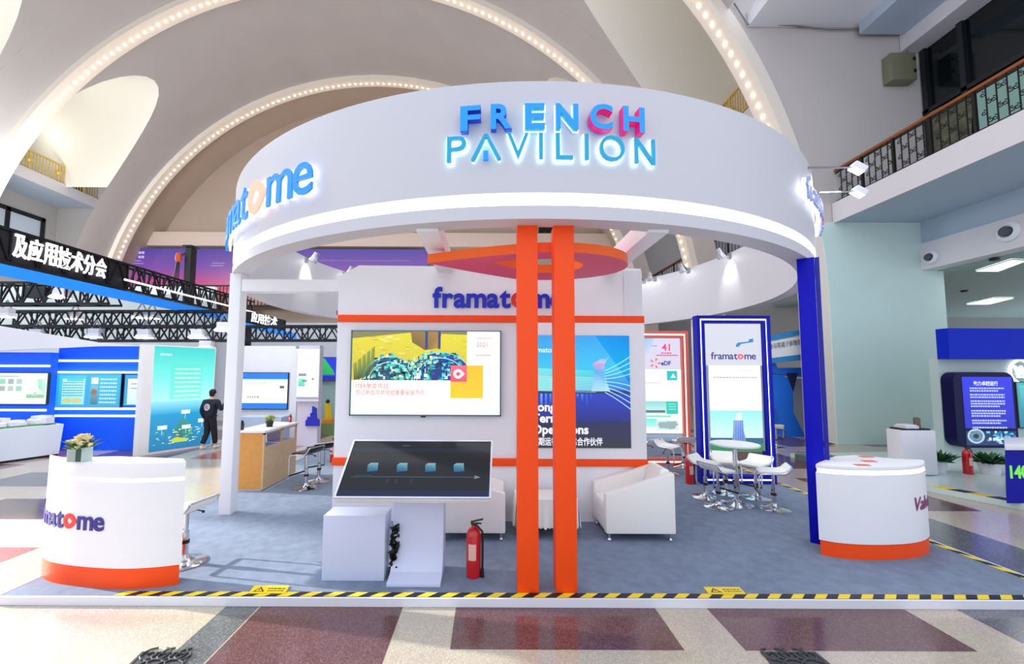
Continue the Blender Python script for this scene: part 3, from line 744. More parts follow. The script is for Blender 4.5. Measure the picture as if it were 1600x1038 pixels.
dc = thing('drop_canopy', 'orange drop shaped panel with a hole hanging under the ring', 'canopy', (.6, 4.69, DROPZ0)); m.build('drop_panel', [mat('drop_rim', '#ff6a14', .4), mat('drop_underside', '#ea3c68', .45)], dc)
for x_ in (-.53, 1.4): MB().bar((x_, 4.62, DROPZ1), (x_, 4.62, ZB - .03), .04).build('hanger', WHITE, dc)

# ------------------------------------------------------------------ display tower
TX0, TX1 = at(524, 620, TWY).x, at(1008, 620, TWY).x; ztop = at(780, 419, TWY).z
m = MB(); P = [(TX0, S), (TX1, S), (TX1 - .02, ztop), (at(561, 418, TWY).x, ztop + .03), (at(536, 432, TWY).x, ztop - .09), (TX0, ztop - .12)]
tower = thing('display_tower', 'white display tower at the middle of the stand with orange bands', 'display wall', ((TX0 + TX1) / 2, TWY, S))
MB().prism([(x, TWY, z) for x, z in P], (0, 1.5, 0)).build('body', WHITE, tower, smooth=0)
zu0, zu1 = at(760, 504.5, TWY).z, at(760, 493.5, TWY).z; zl0, zl1 = at(760, 728, TWY).z, at(760, 716, TWY).z
MB().box((at(529, 500, TWY).x, TWY - .035, zu0), (TX1, TWY - .001, zu1)).build('upper_band', ORANGE, tower, bevel=.003)
MB().box((TX0 - .01, TWY - .035, zl0), (TX1 + .01, TWY - .001, zl1)).build('lower_band', ORANGE, tower, bevel=.003)
A, B = at(521, 490, TWY), at(529, 484, TWY); MB().box((A.x, TWY + .1, A.z), (B.x - .003, TWY + .3, B.z)).build('band_end', RED, tower)
A = at(975, 500, TWY); MB().box((A.x, TWY - .025, zu1 + .002), (TX1 - .02, TWY - .001, at(1000, 424, TWY).z)).build('corner_panel', PAINT, tower)
# raised wordmark
x0, x1 = at(676, 480, TWY).x, at(880, 480, TWY).x; zb = at(770, 480.5, TWY).z; W = x1 - x0
for kind, V, F in wordmark(.03, .012):
    MB().add([Vector((x0 + q[0] * W, TWY - .02 + q[2], zb + q[1] * W)) for q in V], F).build('sign_letter', mat('letter_red', '#f0402a', .4) if kind == 'o' else mat('letter_navy', '#0a24c0', .4), tower, smooth=0)
# raised poster board and poster
A, B = at(807, 713, TWY), at(1006, 510, TWY)
PBY = TWY - .05
solid('poster_board', MB().box((A.x, PBY, zl1 + .002), (TX1 - .01, TWY - .001, zu0 - .002)), WHITE, 'raised white board behind the orange posts holding the dark blue poster', 'panel', bevel=.004)
R_ = (814, 524, 983, 700); A, B, C_ = at(814, 524, PBY - .02), at(983, 524, PBY - .02), at(814, 700, PBY - .02)
t = thing('poster', 'deep blue power plant poster behind the twin orange posts', 'poster', ((A.x + B.x) / 2, PBY, C_.z))
MB().box((A.x, PBY - .018, C_.z), (B.x, PBY - .001, A.z)).build('backing', DARK, t)
A.y = B.y = C_.y = PBY - .0185; B.z = A.z; C_.x = A.x
pr = Print(A, B, C_, R_)
pr.rect(814, 524, 983, 575, '#2a9ae8', '#2cc0ee', 1); pr.rect(814, 575, 983, 610, '#2cc0ee', '#1a70d8', 1); pr.rect(814, 610, 983, 660, '#1038c8', '#141d78', 1); pr.rect(814, 660, 983, 700, '#1a1e55', '#262a38', 1)
pr.poly([(930, 524), (983, 524), (983, 600)], ['#1a8ce8', '#0a50d0', '#0a48c8'], 1)
pr.poly([(814, 575), (940, 580), (940, 610), (814, 612)], ['#7fe8e0', '#38d0e0', '#2aa8d8', '#7ee0d8'], 2)
for k in range(10):
    y = 588 + k * 2.5; pr.line((814, y), (930, y + 3), .7, '#bff4f4', 3)
pr.rect(814, 612, 983, 616, '#14305c', None, 3)
for k in range(16): pr.rect(816 + k * 7, 616, 819 + k * 7, 622 + random.random() * 22, random.choice(['#4a8cf0', '#2a58e0', '#7ab0ff']), '#1a2ca0', 3)
pr.poly([(923, 612), (926, 595), (928, 580), (925, 570), (944, 570), (944, 582), (947, 598), (952, 612)], ['#a8d8f4', '#88c4ee', '#5aa8e4', '#8ab0e0', '#c8a8dc', '#58b0e8', '#6cc0ec', '#a8e0f4'], 4)
pr.disc(934.5, 570, 9.7, '#c89ad0', 20, 2.2, 5); pr.poly([(926, 569), (944, 569), (952, 556), (946, 561), (938, 561)], ['#c8b0e0', '#d0b8e8', '#58b8f0', '#78c0f0', '#90c8f0'], 3)
pr.poly([(857, 610), (859, 598), (857, 592), (865, 592), (864, 600), (867, 610)], '#9ae0e8', 4)
for k in range(9):
    a = -.42 + k * .115; pts = [(944 + 40 * i / 8, 580 + k * 4.2 + (40 * i / 8) * math.tan(a) - .004 * (40 * i / 8) ** 2 * (1 if k < 4 else -1) * .8) for i in range(9)]
    for u, v in zip(pts, pts[1:]): pr.line(u, v, 1.1, '#b8f4f4', 5)
for s_, y in (('Long', 643), ('Term', 660.5), ('Operations', 678)): pr.text(s_, 831, y, 13.2, '#f4f8ff', .032, None, 8)
pr.text('长期运行的可靠合作伙伴', 831, 695, 9.2, '#f0f4ff', .02, 108, 8)
pr.text('framatome', 826, 551, 8, '#d8f0ff', .02, None, 8)
pr.build('printed_face', t, .8)

# ------------------------------------------------------------------ wall television
A, B = at(548, 649, TWY), at(783, 518, TWY)
tv = thing('television', 'large wall television showing a yellow machine photo and white slide', 'television', ((A.x + B.x) / 2, TWY, A.z))
m = MB(); f0 = .018; y0, y1 = TWY - .075, TWY - .002
m.box((A.x, y0 + .012, A.z), (B.x, y1, B.z)); m.box((A.x, y0, A.z), (B.x, y0 + .03, A.z + f0)); m.box((A.x, y0, B.z - f0 * .7), (B.x, y0 + .03, B.z)); m.box((A.x, y0, A.z), (A.x + f0, y0 + .03, B.z)); m.box((B.x - f0, y0, A.z), (B.x, y0 + .03, B.z))
m.build('bezel', mat('tv_bezel', '#55707c', .3, .4), tv, smooth=0)
A2, B2 = Vector((A.x + f0, y0 + .011, B.z - f0 * .7)), Vector((B.x - f0, y0 + .011, B.z - f0 * .7))
pr = Print(A2, B2, (A2.x, A2.y, A.z + f0), (551, 519, 780, 646))
pr.rect(551, 519, 780, 646, '#f2f6f6', '#e2f0ee', 1)
pr.rect(551, 519, 729, 594, '#d8cc28', '#c2b030', 2)
rnd = random.Random(3)
pr.poly([(551, 519), (729, 519), (729, 524), (640, 521), (551, 530)], '#7c7a50', 3)
for k in range(46):
    x = 551 + rnd.random() * 178; y = 526 + rnd.random() * 32; pr.rect(x, y, min(x + 2 + rnd.random() * 9, 729), y + .8, rnd.choice(['#b8a420', '#e8e060', '#9c8c28', '#e8e8b0']), None, 3)
pr.poly([(641, 519), (690, 519), (684, 545), (664, 548), (644, 536)], ['#8a6c30', '#a07c38', '#b08838', '#7c5c20', '#6c5c30'], 4)
for x in (664, 684): pr.rect(x, 519, x + 4, 546, '#203878', None, 5)
for cx, R, cs in ((610, 42, ['#1c5a80', '#0a3a60', '#38c0b0', '#14a0a8', '#0a2038', '#9ae4d4', '#e0f0c0']), (688, 50, ['#0a3c90', '#1848b0', '#0a2050', '#28b8c0', '#60d0d8', '#14204a', '#b8f0e0'])):
    pr.poly([(max(552, cx - R), 594)] + [(min(728, max(552, cx - R * math.cos(PI * i / 16))), 594 - R * .86 * math.sin(PI * i / 16)) for i in range(1, 16)] + [(min(cx + R, 728), 594)], ['#123c58', '#0a2c74'][cx > 650], 4)
    for k in range(150):
        a = PI * rnd.random(); r = R * math.sqrt(rnd.random()); x = cx + r * math.cos(a); y = 594 - r * .86 * math.sin(a); w_, h = 2 + rnd.random() * 7, 1 + rnd.random() * 5
        if 552 < x < 724: pr.rect(x - w_ / 2, max(y - h, 524), min(x + w_ / 2, 729), min(y, 594), rnd.choice(cs), None, 5)
    for q in range(3):
        pts = [(cx + (R - q * 5) * math.cos(PI * i / 14), 594 - (R - q * 5) * .86 * math.sin(PI * i / 14)) for i in range(15)]
        for u, v in zip(pts, pts[1:]):
            if 552 < min(u[0], v[0]) and max(u[0], v[0]) < 728: pr.line(u, v, 1.2, ['#78d8d0', '#1c4a88', '#a0e8f0'][q], 6)
for k in range(70):
    x = 636 + rnd.random() * 36; y = 552 + rnd.random() * 40; pr.rect(x, y, x + 1 + rnd.random() * 5, min(y + 1 + rnd.random() * 6, 594), rnd.choice(['#58d8b0', '#a8e8b0', '#208878', '#0c3a48', '#e8f8d0']), None, 6)
for k in range(5): pr.poly([(553 + k * 7, 570 - k * 6), (558 + k * 7, 566 - k * 6), (562 + k * 6, 592 - k * 3), (555 + k * 6, 594)], ['#8c9c38', '#788c30', '#3c5830', '#20381c'], 6)
pr.rect(729, 519, 780, 594, '#f4f6f6', '#eef4f4', 4)
pr.rect(704, 571, 754, 621, '#f8b414', '#fcc018', 8); pr.rect(704, 571, 729, 596, '#e8607c', '#d84868', 9)
A_ = []
for kk, (r, c) in enumerate(((7.2, '#ffffff'), (3.2, '#e0506c'))):
    P = []
    for k in range(24):
        a = 2 * PI * k / 24; x, y = r * math.cos(a), r * math.sin(a)
        if abs(a if a < PI else a - 2 * PI) < .79: x = r * 1.42 - abs(y)
        P.append((715.5 + x, 584 + y))
    pr.poly(P, c, 10 + kk)
pr.text('ITER聚变项目：', 558, 606, 6, '#d04848', 0, None, 6); pr.text('签订新合同并完成重要安装节点', 558, 616, 6, '#d04848', 0, 106, 6)
pr.text('2021', 744, 542, 6.5, '#c05860', 0, None, 6); pr.scribble(744, 766, 556, 1.6, '#c08890', 6); pr.scribble(744, 768, 530, 1.4, '#c08890', 6)
pr.build('screen', tv, .95)
m = MB(); p = at(662, 651, TWY); m.box((p.x - .03, TWY - .06, A.z - .02), (p.x + .03, TWY - .02, A.z)); m.build('sensor_tab', DARK, tv)

# ------------------------------------------------------------------ touch kiosk, white box, cables
kx0, kx1 = -1.445, .0; KB = at(645, 780, 3.78); KT = at(660, 689, 4.27)
k = thing('touch_kiosk', 'tilted touch screen table with white pedestal in front of the tower', 'kiosk', (-.72, 3.95, S))
nrm = Vector((0, -(KT.z - KB.z), KT.y - KB.y)).normalized()
kb0, kb1, kt0, kt1 = at(521, 779, 3.78).x, at(767, 779, 3.78).x, at(553, 688, 4.27).x, at(770, 688, 4.27).x
def kp(u, v, d=0.): return Vector(((kb0 + (kb1 - kb0) * u) * (1 - v) + (kt0 + (kt1 - kt0) * u) * v, KB.y + (KT.y - KB.y) * v, KB.z + (KT.z - KB.z) * v)) + nrm * d
m = MB(); m.prism([kp(0, 0), kp(1, 0), kp(1, 1), kp(0, 1)], -nrm * .07); m.build('screen_housing', WHITE, k, bevel=.008)
m = MB(); q = .012; qy = .025
m.ringprism([kp(0, 0, .001), kp(1, 0, .001), kp(1, 1, .001), kp(0, 1, .001)], [kp(q, qy, .001), kp(1 - q, qy, .001), kp(1 - q, 1 - qy, .001), kp(q, 1 - qy, .001)], nrm * .012)
m.build('bezel', mat('silver_frame', '#c8ccd8', .25, .6), k, smooth=0)
pr = Print(kp(q, 1 - qy, .004), kp(1 - q, 1 - qy, .004), kp(q, qy, .004), (0, 0, 240, 96))
pr.rect(0, 0, 240, 96, '#23262f', '#181c2c', 1); pr.rect(0, 13, 240, 21, '#26344f', '#232c40', 2); pr.rect(0, 86, 240, 96, '#20285a', None, 2)
for x in (35, 84, 131, 178): pr.poly([(x, 44), (x + 17, 43), (x + 19, 54), (x + 2, 56)], ['#5fb8dc', '#8ad8e8', '#2a80b8', '#1c6ca8'], 4); pr.poly([(x, 44), (x + 4, 40), (x + 17, 40), (x + 17, 43)], '#a8dce8', 5)
pr.line((14, 64), (216, 64), 1.2, '#5c7488', 3); pr.poly([(214, 61), (224, 64), (214, 67)], '#a0b4bc', 3); pr.rect(18, 61, 48, 66, '#2c4a58', None, 4)
for x in (72, 86, 110): pr.rect(x, 67, x + 5, 75, '#343c4c', None, 4)
pr.scribble(86, 100, 9, 2, '#6c7888', 4)
o = pr.build('screen', k, .42, rough=.08); o['label'] = 'dark touch screen'
_g = mat('screen_gloss', '#0c1018', .05)
m = MB(); xa, xb = gr(612, 900, S).x, gr(692, 900, S).x; yf = gr(645, 918, S).y; yb = yf + .24
prof = [(yf, S), (yf, S + .035), (yf + .06, S + .04), (yf + .14, S + .07), (yf + .19, S + .15), (yf + .215, S + .3), (yf + .22, S + .78), (yf + .22, S + .83), (yf + .42, S + .93), (yf + .42, S)]
m.prism([(xa, y, z) for y, z in prof], (xb - xa, 0, 0)); m.build('pedestal', COOL, k, smooth=25, bevel=.004)
A = gr(502, 908, S); xb = gr(600, 908, S).x; zt = at(550, 806, A.y).z
solid('display_plinth', MB().box((A.x, A.y, S), (xb, A.y + .26, zt)), COOL, 'plain white low box left of the touch kiosk pedestal', 'plinth', bevel=.006)
m = MB(); rnd = random.Random(5)
for i in range(14):
    P = [Vector((xb + .03 + rnd.random() * .09, A.y + .04 + rnd.random() * .18, S + .012 + j * .032 + rnd.random() * .03)) for j in range(15)]
    m.tube(P, .012, 5)
solid('cable_bundle', m, BLACK, 'tangle of black cables between the white box and the kiosk', 'cables', smooth=60)

# ------------------------------------------------------------------ curved counters
def spline(P, n=8, closed=False):
    out = []; L = len(P)
    for i in range(L if closed else L - 1):
        p0 = P[(i - 1) % L] if (i or closed) else P[0]; p1 = P[i]; p2 = P[(i + 1) % L]; p3 = P[(i + 2) % L] if (i + 2 < L or closed) else P[(i + 1) % L]
        for k in range(n):
            t = k / n
            out.append(tuple(.5 * (2 * p1[q] + (p2[q] - p0[q]) * t + (2 * p0[q] - 5 * p1[q] + 4 * p2[q] - p3[q]) * t * t + (3 * p1[q] - p0[q] - 3 * p2[q] + p3[q]) * t ** 3) for q in range(2)))
    if not closed: out.append(tuple(P[-1]))
    return out
def offset(P, c, d):
    return [(c[0] + (x - c[0]) * (1 - d / max(.05, math.hypot(x - c[0], y - c[1]))), c[1] + (y - c[1]) * (1 - d / max(.05, math.hypot(x - c[0], y - c[1])))) for x, y in P]
def counter(front, back, zo, z1, z2, zt, label, lip):
    F = spline(front); plan = F + back; c = (sum(p[0] for p in plan) / len(plan), sum(p[1] for p in plan) / len(plan))
    t = thing('reception_counter', label, 'counter', (c[0], c[1], S), 0, 'curved reception counters')
    def slab(P, a, b): return MB().prism([(x, y, a) for x, y in P], (0, 0, b - a))
    slab(offset(plan, c, .012), S, zo).build('base_band', ORANGE, t, smooth=25)['label'] = 'orange base band'
    slab(plan, zo + .0005, z1).build('body', WHITE, t, smooth=25)
    slab(offset(plan, c, .014), z1 + .0005, z2).build('light_strip', mat('counter_led', '#ffffff', .4, emit=2.2), t, smooth=25)
    slab(offset(plan, c, -lip), z2 + .0005, zt).build('top', WHITE, t, smooth=25, bevel=.006)
    return t, F
LZ = at(170, 760.5, 3.72).z, at(170, 755, 3.72).z, at(170, 730, 3.72).z
def gl(pts, z): return [tuple(gr(x, y, z)[:2]) for x, y in pts]
lc, LF = counter(gl([(281, 914), (240, 919), (195, 921.5), (150, 920), (106, 915.5), (75, 909), (64, 900), (64, 889)], S), gl([(100, 715), (185, 713)], LZ[2]) + [(gr(281, 914, S).x * (1 + .14 / gr(281, 914, S).y) - .03, gr(281, 914, S).y + .14)], at(170, 901, 3.72).z, *LZ, 'curved white counter with navy wordmark at the left front of the platform', -.004)
rz = (at(1370, 746, 4.42).z, at(1370, 739.5, 4.42).z, at(1370, 733, 4.42).z)
rc, RF = counter(gl([(1281, 867), (1310, 872.5), (1345, 875.5), (1385, 876), (1420, 874), (1444, 869), (1454, 861), (1452, 852)], S), gl([(1400, 717), (1335, 711), (1304, 713), (1280, 722)], rz[2]), at(1370, 857, 4.42).z, *rz, 'curved white counter with purple italic lettering at the right front', -.002)
def along(F, s):
    L = 0.
    for a, b in zip(F, F[1:]):
        d = math.hypot(b[0] - a[0], b[1] - a[1])
        if L + d >= s: 
            t = (s - L) / d; nx, ny = (b[1] - a[1]) / d, -(b[0] - a[0]) / d
            return (a[0] + (b[0] - a[0]) * t, a[1] + (b[1] - a[1]) * t), (nx, ny)
        L += d
    return F[-1], (1, 0)
def s_at(F, px, py, Y):
    L = 0.; q = at(px, py, Y); tgt = q.x / q.y
    for a, b in zip(F, F[1:]):
        d = math.hypot(b[0] - a[0], b[1] - a[1]); ra, rb = a[0] / a[1], b[0] / b[1]
        if (ra - tgt) * (rb - tgt) <= 0: return L + d * (ra - tgt) / (ra - rb)
        L += d
    return L
# wordmark wraps the left counter: its right end is at px 163 and it runs leftwards round the curve
s0 = s_at(LF, 163.5, 818, 3.7); zb = at(163, 829.5, along(LF, s0)[0][1]).z; WW = 1.12
for kind, V, F_ in wordmark(.02, .003):
    def fn(q):
        (x, y), (nx, ny) = along(LF, s0 + (1 - q[0]) * WW); c = Vector((x, y, 0)); n = Vector((-nx, -ny, 0))
        if n.dot(Vector((sum(p[0] for p in LF) / len(LF), sum(p[1] for p in LF) / len(LF) + .4, 0)) - c) > 0: n = -n
        return Vector((x, y, zb + q[1] * WW)) + n * (.006 + q[2])
    MB().add([fn(q) for q in V], F_).build('sign_letter', mat('counter_red', '#f0302a', .4) if kind == 'o' else mat('counter_navy', '#2a1a8a', .4), lc, smooth=0)
s1 = s_at(RF, 1426, 792, 4.5); zb = at(1430, 799, along(RF, s1)[0][1]).z; kk = at(1440, 783, 4.45).z - zb
def fn(x, y, z):
    (px_, py_), (nx, ny) = along(RF, s1 + x * kk / .7); n = Vector((nx, ny, 0)); c = Vector((px_, py_, 0))
    if n.dot(Vector((sum(p[0] for p in RF) / len(RF), sum(p[1] for p in RF) / len(RF) + .4, 0)) - c) > 0: n = -n
    return Vector((px_, py_, zb + y * kk / .7)) + n * (.006 + z)
MB().text('Valves', fn, 0, .002, 0, None, .25).build('lettering', mat('counter_purple', '#8a2a6c', .4), rc, smooth=0)['label'] = 'purple italic lettering'
CARD = mat('red_card', '#e0705c', .5)
for i, (px, py) in enumerate(((1353, 714), (1358, 721), (1347, 727))):
    p = gr(px, py, rz[2] + .002); solid('leaflet', MB().box((p.x - .07, p.y - .035, p.z), (p.x + .07, p.y + .035, p.z + .004)), CARD, ('small red leaflet on the right counter farthest back', 'small red leaflet in the middle on the right counter', 'small red leaflet nearest the front on the right counter')[i], 'leaflet', 'leaflets on the right counter')

# flowers in a square glass vase
def rose(mb, c, r, mi=0):
    rn = random.Random(int(c.x * 1e4 + c.z * 1e3)); mb.ball(c, r * .62, 10, 6, mi)
    for ring_, k, tl in ((.55, 5, 1.0), (.85, 7, .6)):
        for i in range(k):
            a = 2 * PI * (i + rn.random() * .5) / k; d = Vector((math.cos(a), math.sin(a), .25 * tl)); p = c + d * r * ring_
            u = Vector((-math.sin(a), math.cos(a), 0)); up = Vector((d.x * .35, d.y * .35, 1)).normalized()
            V = [p - u * r * .42 - up * r * .35, p + u * r * .42 - up * r * .35, p + u * r * .5 + up * r * .25 + d * r * .08, p + up * r * .5 + d * r * .12, p - u * r * .5 + up * r * .25 + d * r * .08]
            mb.add(V, [(0, 1, 2, 3, 4)], mi)
LEAF = mat('leaf_green', '#3c6a34', .5, noise=.25, nscale=20); PETAL = mat('petal_cream', '#f2e2b4', .55)
def leaves(mb, c, n, r0, r1, h, size, rn, mi=0, droop=.25):
    for i in range(n):
        a = rn.random() * 2 * PI; el = rn.random(); d = Vector((math.cos(a), math.sin(a), 0)); b = c + d * r0 * rn.random(); L = r1 * (.5 + .5 * rn.random())
        tip = b + d * L * (.4 + .6 * el) + Vector((0, 0, h * (.3 + .7 * rn.random()) - droop * L * el)); mid = (b + tip) / 2 + Vector((0, 0, h * .12)); u = Vector((-d.y, d.x, .3 * (rn.random() - .5))) * size * (.6 + .6 * rn.random())
        mb.add([b, mid + u, tip, mid - u], [(0, 1, 2), (0, 2, 3)], mi)
c = gr(124, 721, LZ[2]); zt = LZ[2] + .001
t = thing('flower_vase', 'cream roses in a square glass vase on the left counter', 'vase', (c.x, c.y, zt)); rn = random.Random(2)
MB().ringprism([(c.x + a * .074, c.y + b * .05, zt) for a, b in ((-1, -1), (1, -1), (1, 1), (-1, 1))], [(c.x + a * .068, c.y + b * .044, zt) for a, b in ((-1, -1), (1, -1), (1, 1), (-1, 1))], (0, 0, .13)).build('glass', mat('vase_glass', '#b8d0cc', .08, spec=.6), t, smooth=0)
m = MB(); m.box((c.x - .062, c.y - .051, zt + .004), (c.x + .008, c.y + .04, zt + .10), 1); m.box((c.x + .010, c.y - .051, zt + .004), (c.x + .062, c.y + .04, zt + .12), 0)
m.build('stem_filling', [mat('stem_dark', '#2c5248', .4), mat('stem_pale', '#a8b4ae', .3)], t, smooth=0)
m = MB(); leaves(m, Vector((c.x, c.y, zt + .11)), 90, .05, .15, .12, .022, rn); m.build('leaf_cluster', LEAF, t, smooth=0)
for dx, dy, dz, r in ((-.06, -.03, .18, .036), (-.01, -.045, .185, .042), (.05, -.04, .17, .044), (.06, .0, .215, .038), (.015, .01, .23, .04), (-.035, .02, .21, .036), (.085, -.01, .155, .032), (.03, -.05, .14, .03)):
    m = MB(); rose(m, Vector((c.x + dx, c.y + dy, zt + dz)), r); m.build('rose', PETAL, t, smooth=60)

# ------------------------------------------------------------------ fire extinguishers
def extinguisher(label, loc, h=.5, r=.064, rz=0., group='red fire extinguishers'):
    t = thing('fire_extinguisher', label, 'fire extinguisher', loc, rz, group)
    k = h / .5
    MB().lathe([(0, 0), (r * .96, 0), (r, .012 * k), (r, .36 * k), (r * .9, .395 * k), (r * .6, .42 * k), (r * .34, .43 * k), (r * .34, .445 * k), (0, .445 * k)], 24).build('cylinder', RED, t, smooth=40, local=True)
    m = MB(); m.lathe([(0, .44 * k), (.02, .44 * k), (.02, .47 * k), (0, .47 * k)], 12); m.build('valve', mat('brass', '#b8a050', .3, 1.), t, local=True)
    m = MB(); m.bar((-.03, 0, .475 * k), (.09, 0, .5 * k), .022, .012); m.bar((-.03, 0, .462 * k), (.075, 0, .462 * k), .022, .01); m.build('handle', BLACK, t, local=True)
    m = MB(); m.tube([(-.02, -.01, .46 * k), (.03, -.035, .455 * k), (r + .012, -.03, .40 * k), (r + .016, -.02, .25 * k), (r + .014, -.02, .08 * k), (r + .014, -.02, .0)], .011, 8); ho = m.build('hose', BLACK, t, smooth=60, local=True); MB().tube([(r + .014, -.02, .085), (r + .014, -.02, .0)], [.014, .02], 8).build('nozzle', BLACK, ho, local=True)
    a0 = -2.3; m = MB(); m.lathe([(r + .001, .16 * k), (r + .001, .30 * k)], 8, None, 0, a0, a0 + 1.1); m.build('instruction_label', mat('label_pale', '#e8b8a8', .5), t, local=True, smooth=60)
    return t
A = gr(741, 906, S); fe = extinguisher('red fire extinguisher standing alone beside the left orange post', (A.x - .01, A.y + .07, S), .54, .072)
A = gr(1078, 756, S); fe2 = dup(fe, (A.x, A.y, S), .3, 'red fire extinguisher on the carpet beside the blue light frame')
A = gr(1513, 741, .1); fe3 = dup(fe, (A.x, A.y, .101), .2, 'red fire extinguisher between the two planters on the right hand stand')
A = gr(517, 722, S); fe4 = dup(fe, (A.x + .05, A.y, S), 0, 'red fire extinguisher half hidden behind the left edge of the tower')

# ------------------------------------------------------------------ armchairs and table
def armchair(label, loc, rz):
    t = thing('armchair', label, 'armchair', loc, rz, 'white armchairs before the tower')
    D, Wd = .41, .325; z0 = .09
    m = MB().box((-.30, -Wd + .125, z0), (D - .01, Wd - .125, .27)); m.build('base', LEATHER, t, bevel=.012, local=True)
    m = MB().box((-.26, -Wd + .127, .272), (D + .005, Wd - .127, .43)); m.build('seat_cushion', LEATHER, t, bevel=.035, local=True)
    m = MB().prism([(-D, -Wd + .125, z0), (-.29, -Wd + .125, z0), (-.2, -Wd + .125, .46), (-.3, -Wd + .125, .83), (-D, -Wd + .125, .80)], (0, 2 * Wd - .25, 0)); m.build('backrest', LEATHER, t, bevel=.03, local=True)
    for s in (-1, 1):
        y = -Wd if s < 0 else Wd - .12
        m = MB().prism([(-D, y, z0), (D, y, z0), (D, y, .545), (-D, y, .79)], (0, .12, 0)); m.build('armrest', LEATHER, t, bevel=.02, local=True)
        for x in (-D + .05, D - .05):
            m = MB().lathe([(0, 0), (.028, 0), (.028, .012), (.016, .03), (.016, .089), (0, .089)], 14, Matrix.Translation((x, s * (Wd - .055), 0))); m.build('leg', CHROME, t, local=True)
    return t
yc = gr(1000, 848, S).y + .33
ac = armchair('white leather armchair on the right, its plain side toward the front', (1.79, yc, S), PI)
dup(ac, (-.215, yc, S), 0, 'white leather armchair on the left, partly behind the touch kiosk')
x0, x1, y0, y1 = .33, 1.07, 5.03, 5.45
t = thing('coffee_table', 'low coffee table under a white cloth behind the orange posts', 'table', ((x0 + x1) / 2, 5.24, S))
MB().box((x0 + .03, y0 + .03, .49), (x1 - .03, y1 - .03, .52)).build('tabletop', WHITE, t)
for a in (x0 + .08, x1 - .08):
    for b in (y0 + .08, y1 - .08): MB().box((a - .02, b - .02, S), (a + .02, b + .02, .489)).build('leg', CHROME, t)
m = MB(); m.box((x0, y0, .521), (x1, y1, .528)); per = [(x0, y0), (x1, y0), (x1, y1), (x0, y1)]
for i in range(4):
    a, b = Vector((*per[i], 0)), Vector((*per[(i + 1) % 4], 0)); n = 14 if i % 2 == 0 else 8; nrm = Vector(((b - a).y, -(b - a).x, 0)).normalized(); V = []; F = []
    N = n * 6
    for j in range(N + 1):
        p = a + (b - a) * j / N; ph = 2 * PI * j / 12; sc_ = abs(math.sin(PI * j / 6)) * .022; o_ = nrm * (.02 * math.sin(ph))
        V += [p + Vector((0, 0, .528)), p + nrm * .012 + o_ * .4 + Vector((0, 0, .36)), p + nrm * .022 + o_ + Vector((0, 0, .21 - sc_))]
    for j in range(N): F += [(3 * j, 3 * j + 3, 3 * j + 4, 3 * j + 1), (3 * j + 1, 3 * j + 4, 3 * j + 5, 3 * j + 2)]
    m.add(V, F)
solid('tablecloth', m, mat('cloth_white', '#f0eee8', .8), 'white tablecloth with scalloped lace hem behind the orange posts', 'tablecloth', smooth=50)

# ------------------------------------------------------------------ bar stools and high table
def stool(label, loc, rz, leather, group, h=.55):
    t = thing('bar_stool', label, 'stool', loc, rz, group)
    MB().lathe([(0, 0), (.205, 0), (.205, .008), (.19, .016), (.1, .03), (.045, .055), (.032, .09), (0, .09)], 28).build('base', CHROME, t, smooth=50, local=True)
    m = MB(); m.lathe([(0, .085), (.03, .085), (.03, .32), (.02, .33), (.02, h - .05), (0, h - .05)], 16); co = m.build('column', CHROME, t, smooth=40, local=True)
    m = MB(); m.lathe([(.031, .2), (.037, .2), (.037, .235), (.031, .235)], 16); m.build('collar', BLACK, co, local=True)
    m = MB(); m.tube([(.2, -.18, .24), (.2, -.165, .228), (.2, .165, .228), (.2, .18, .24)], .013, 8); m.build('footrest', DARK, t, smooth=60, local=True)
    prof = [(.18, h - .03), (.14, h - .008), (.05, h - .004), (-.07, h), (-.13, h + .02), (-.17, h + .06), (-.2, h + .1)]
    V = []; F = []; n = len(prof)
    for i, (x, z) in enumerate(prof):
        a = prof[max(i - 1, 0)]; b = prof[min(i + 1, n - 1)]; tx, tz = b[0] - a[0], b[1] - a[1]; L = math.hypot(tx, tz); nx, nz = -tz / L * .022, tx / L * .022
        if nz > 0 and i < 4: nx, nz = -nx, -nz
        wd = .175 if 0 < i < n - 1 else .15
        V += [(x - nx, -wd, z - nz), (x - nx, wd, z - nz), (x + nx, wd, z + nz), (x + nx, -wd, z + nz)]
    for i in range(n - 1):
        for q in range(4): F.append((4 * i + q, 4 * i + 4 + q, 4 * i + 4 + (q + 1) % 4, 4 * i + (q + 1) % 4))
    F += [(0, 1, 2, 3), (4 * n - 4, 4 * n - 3, 4 * n - 2, 4 * n - 1)]
    m = MB().add(V, F); m.build('seat', leather, t, smooth=50, local=True, bevel=.008)
    m = MB()
    for s in (-1, 1): m.tube([(.2, s * .18, .24), (.2, s * .18, h - .07), (.17, s * .18, h - .03)] + [(x, s * .18, z - .012) for x, z in prof[2:]], .012, 8)
    m.tube([(-.205, -.18, h + .1), (-.205, .18, h + .1)], .012, 8)
    m.build('seat_frame', CHROME, t, smooth=60, local=True)
    m = MB(); m.tube([(0, -.02, h - .05), (.02, -.14, h - .06), (.03, -.22, h - .1)], .007, 6); m.ball((.03, -.235, h - .11), .016, 8, 6); m.build('lever', BLACK, t, local=True)
    return t
TB = gr(1151, 789, S)
def face(p, q): return math.atan2(q.y - p.y, q.x - p.x)
G = 'white bar stools round the high table'
first = None
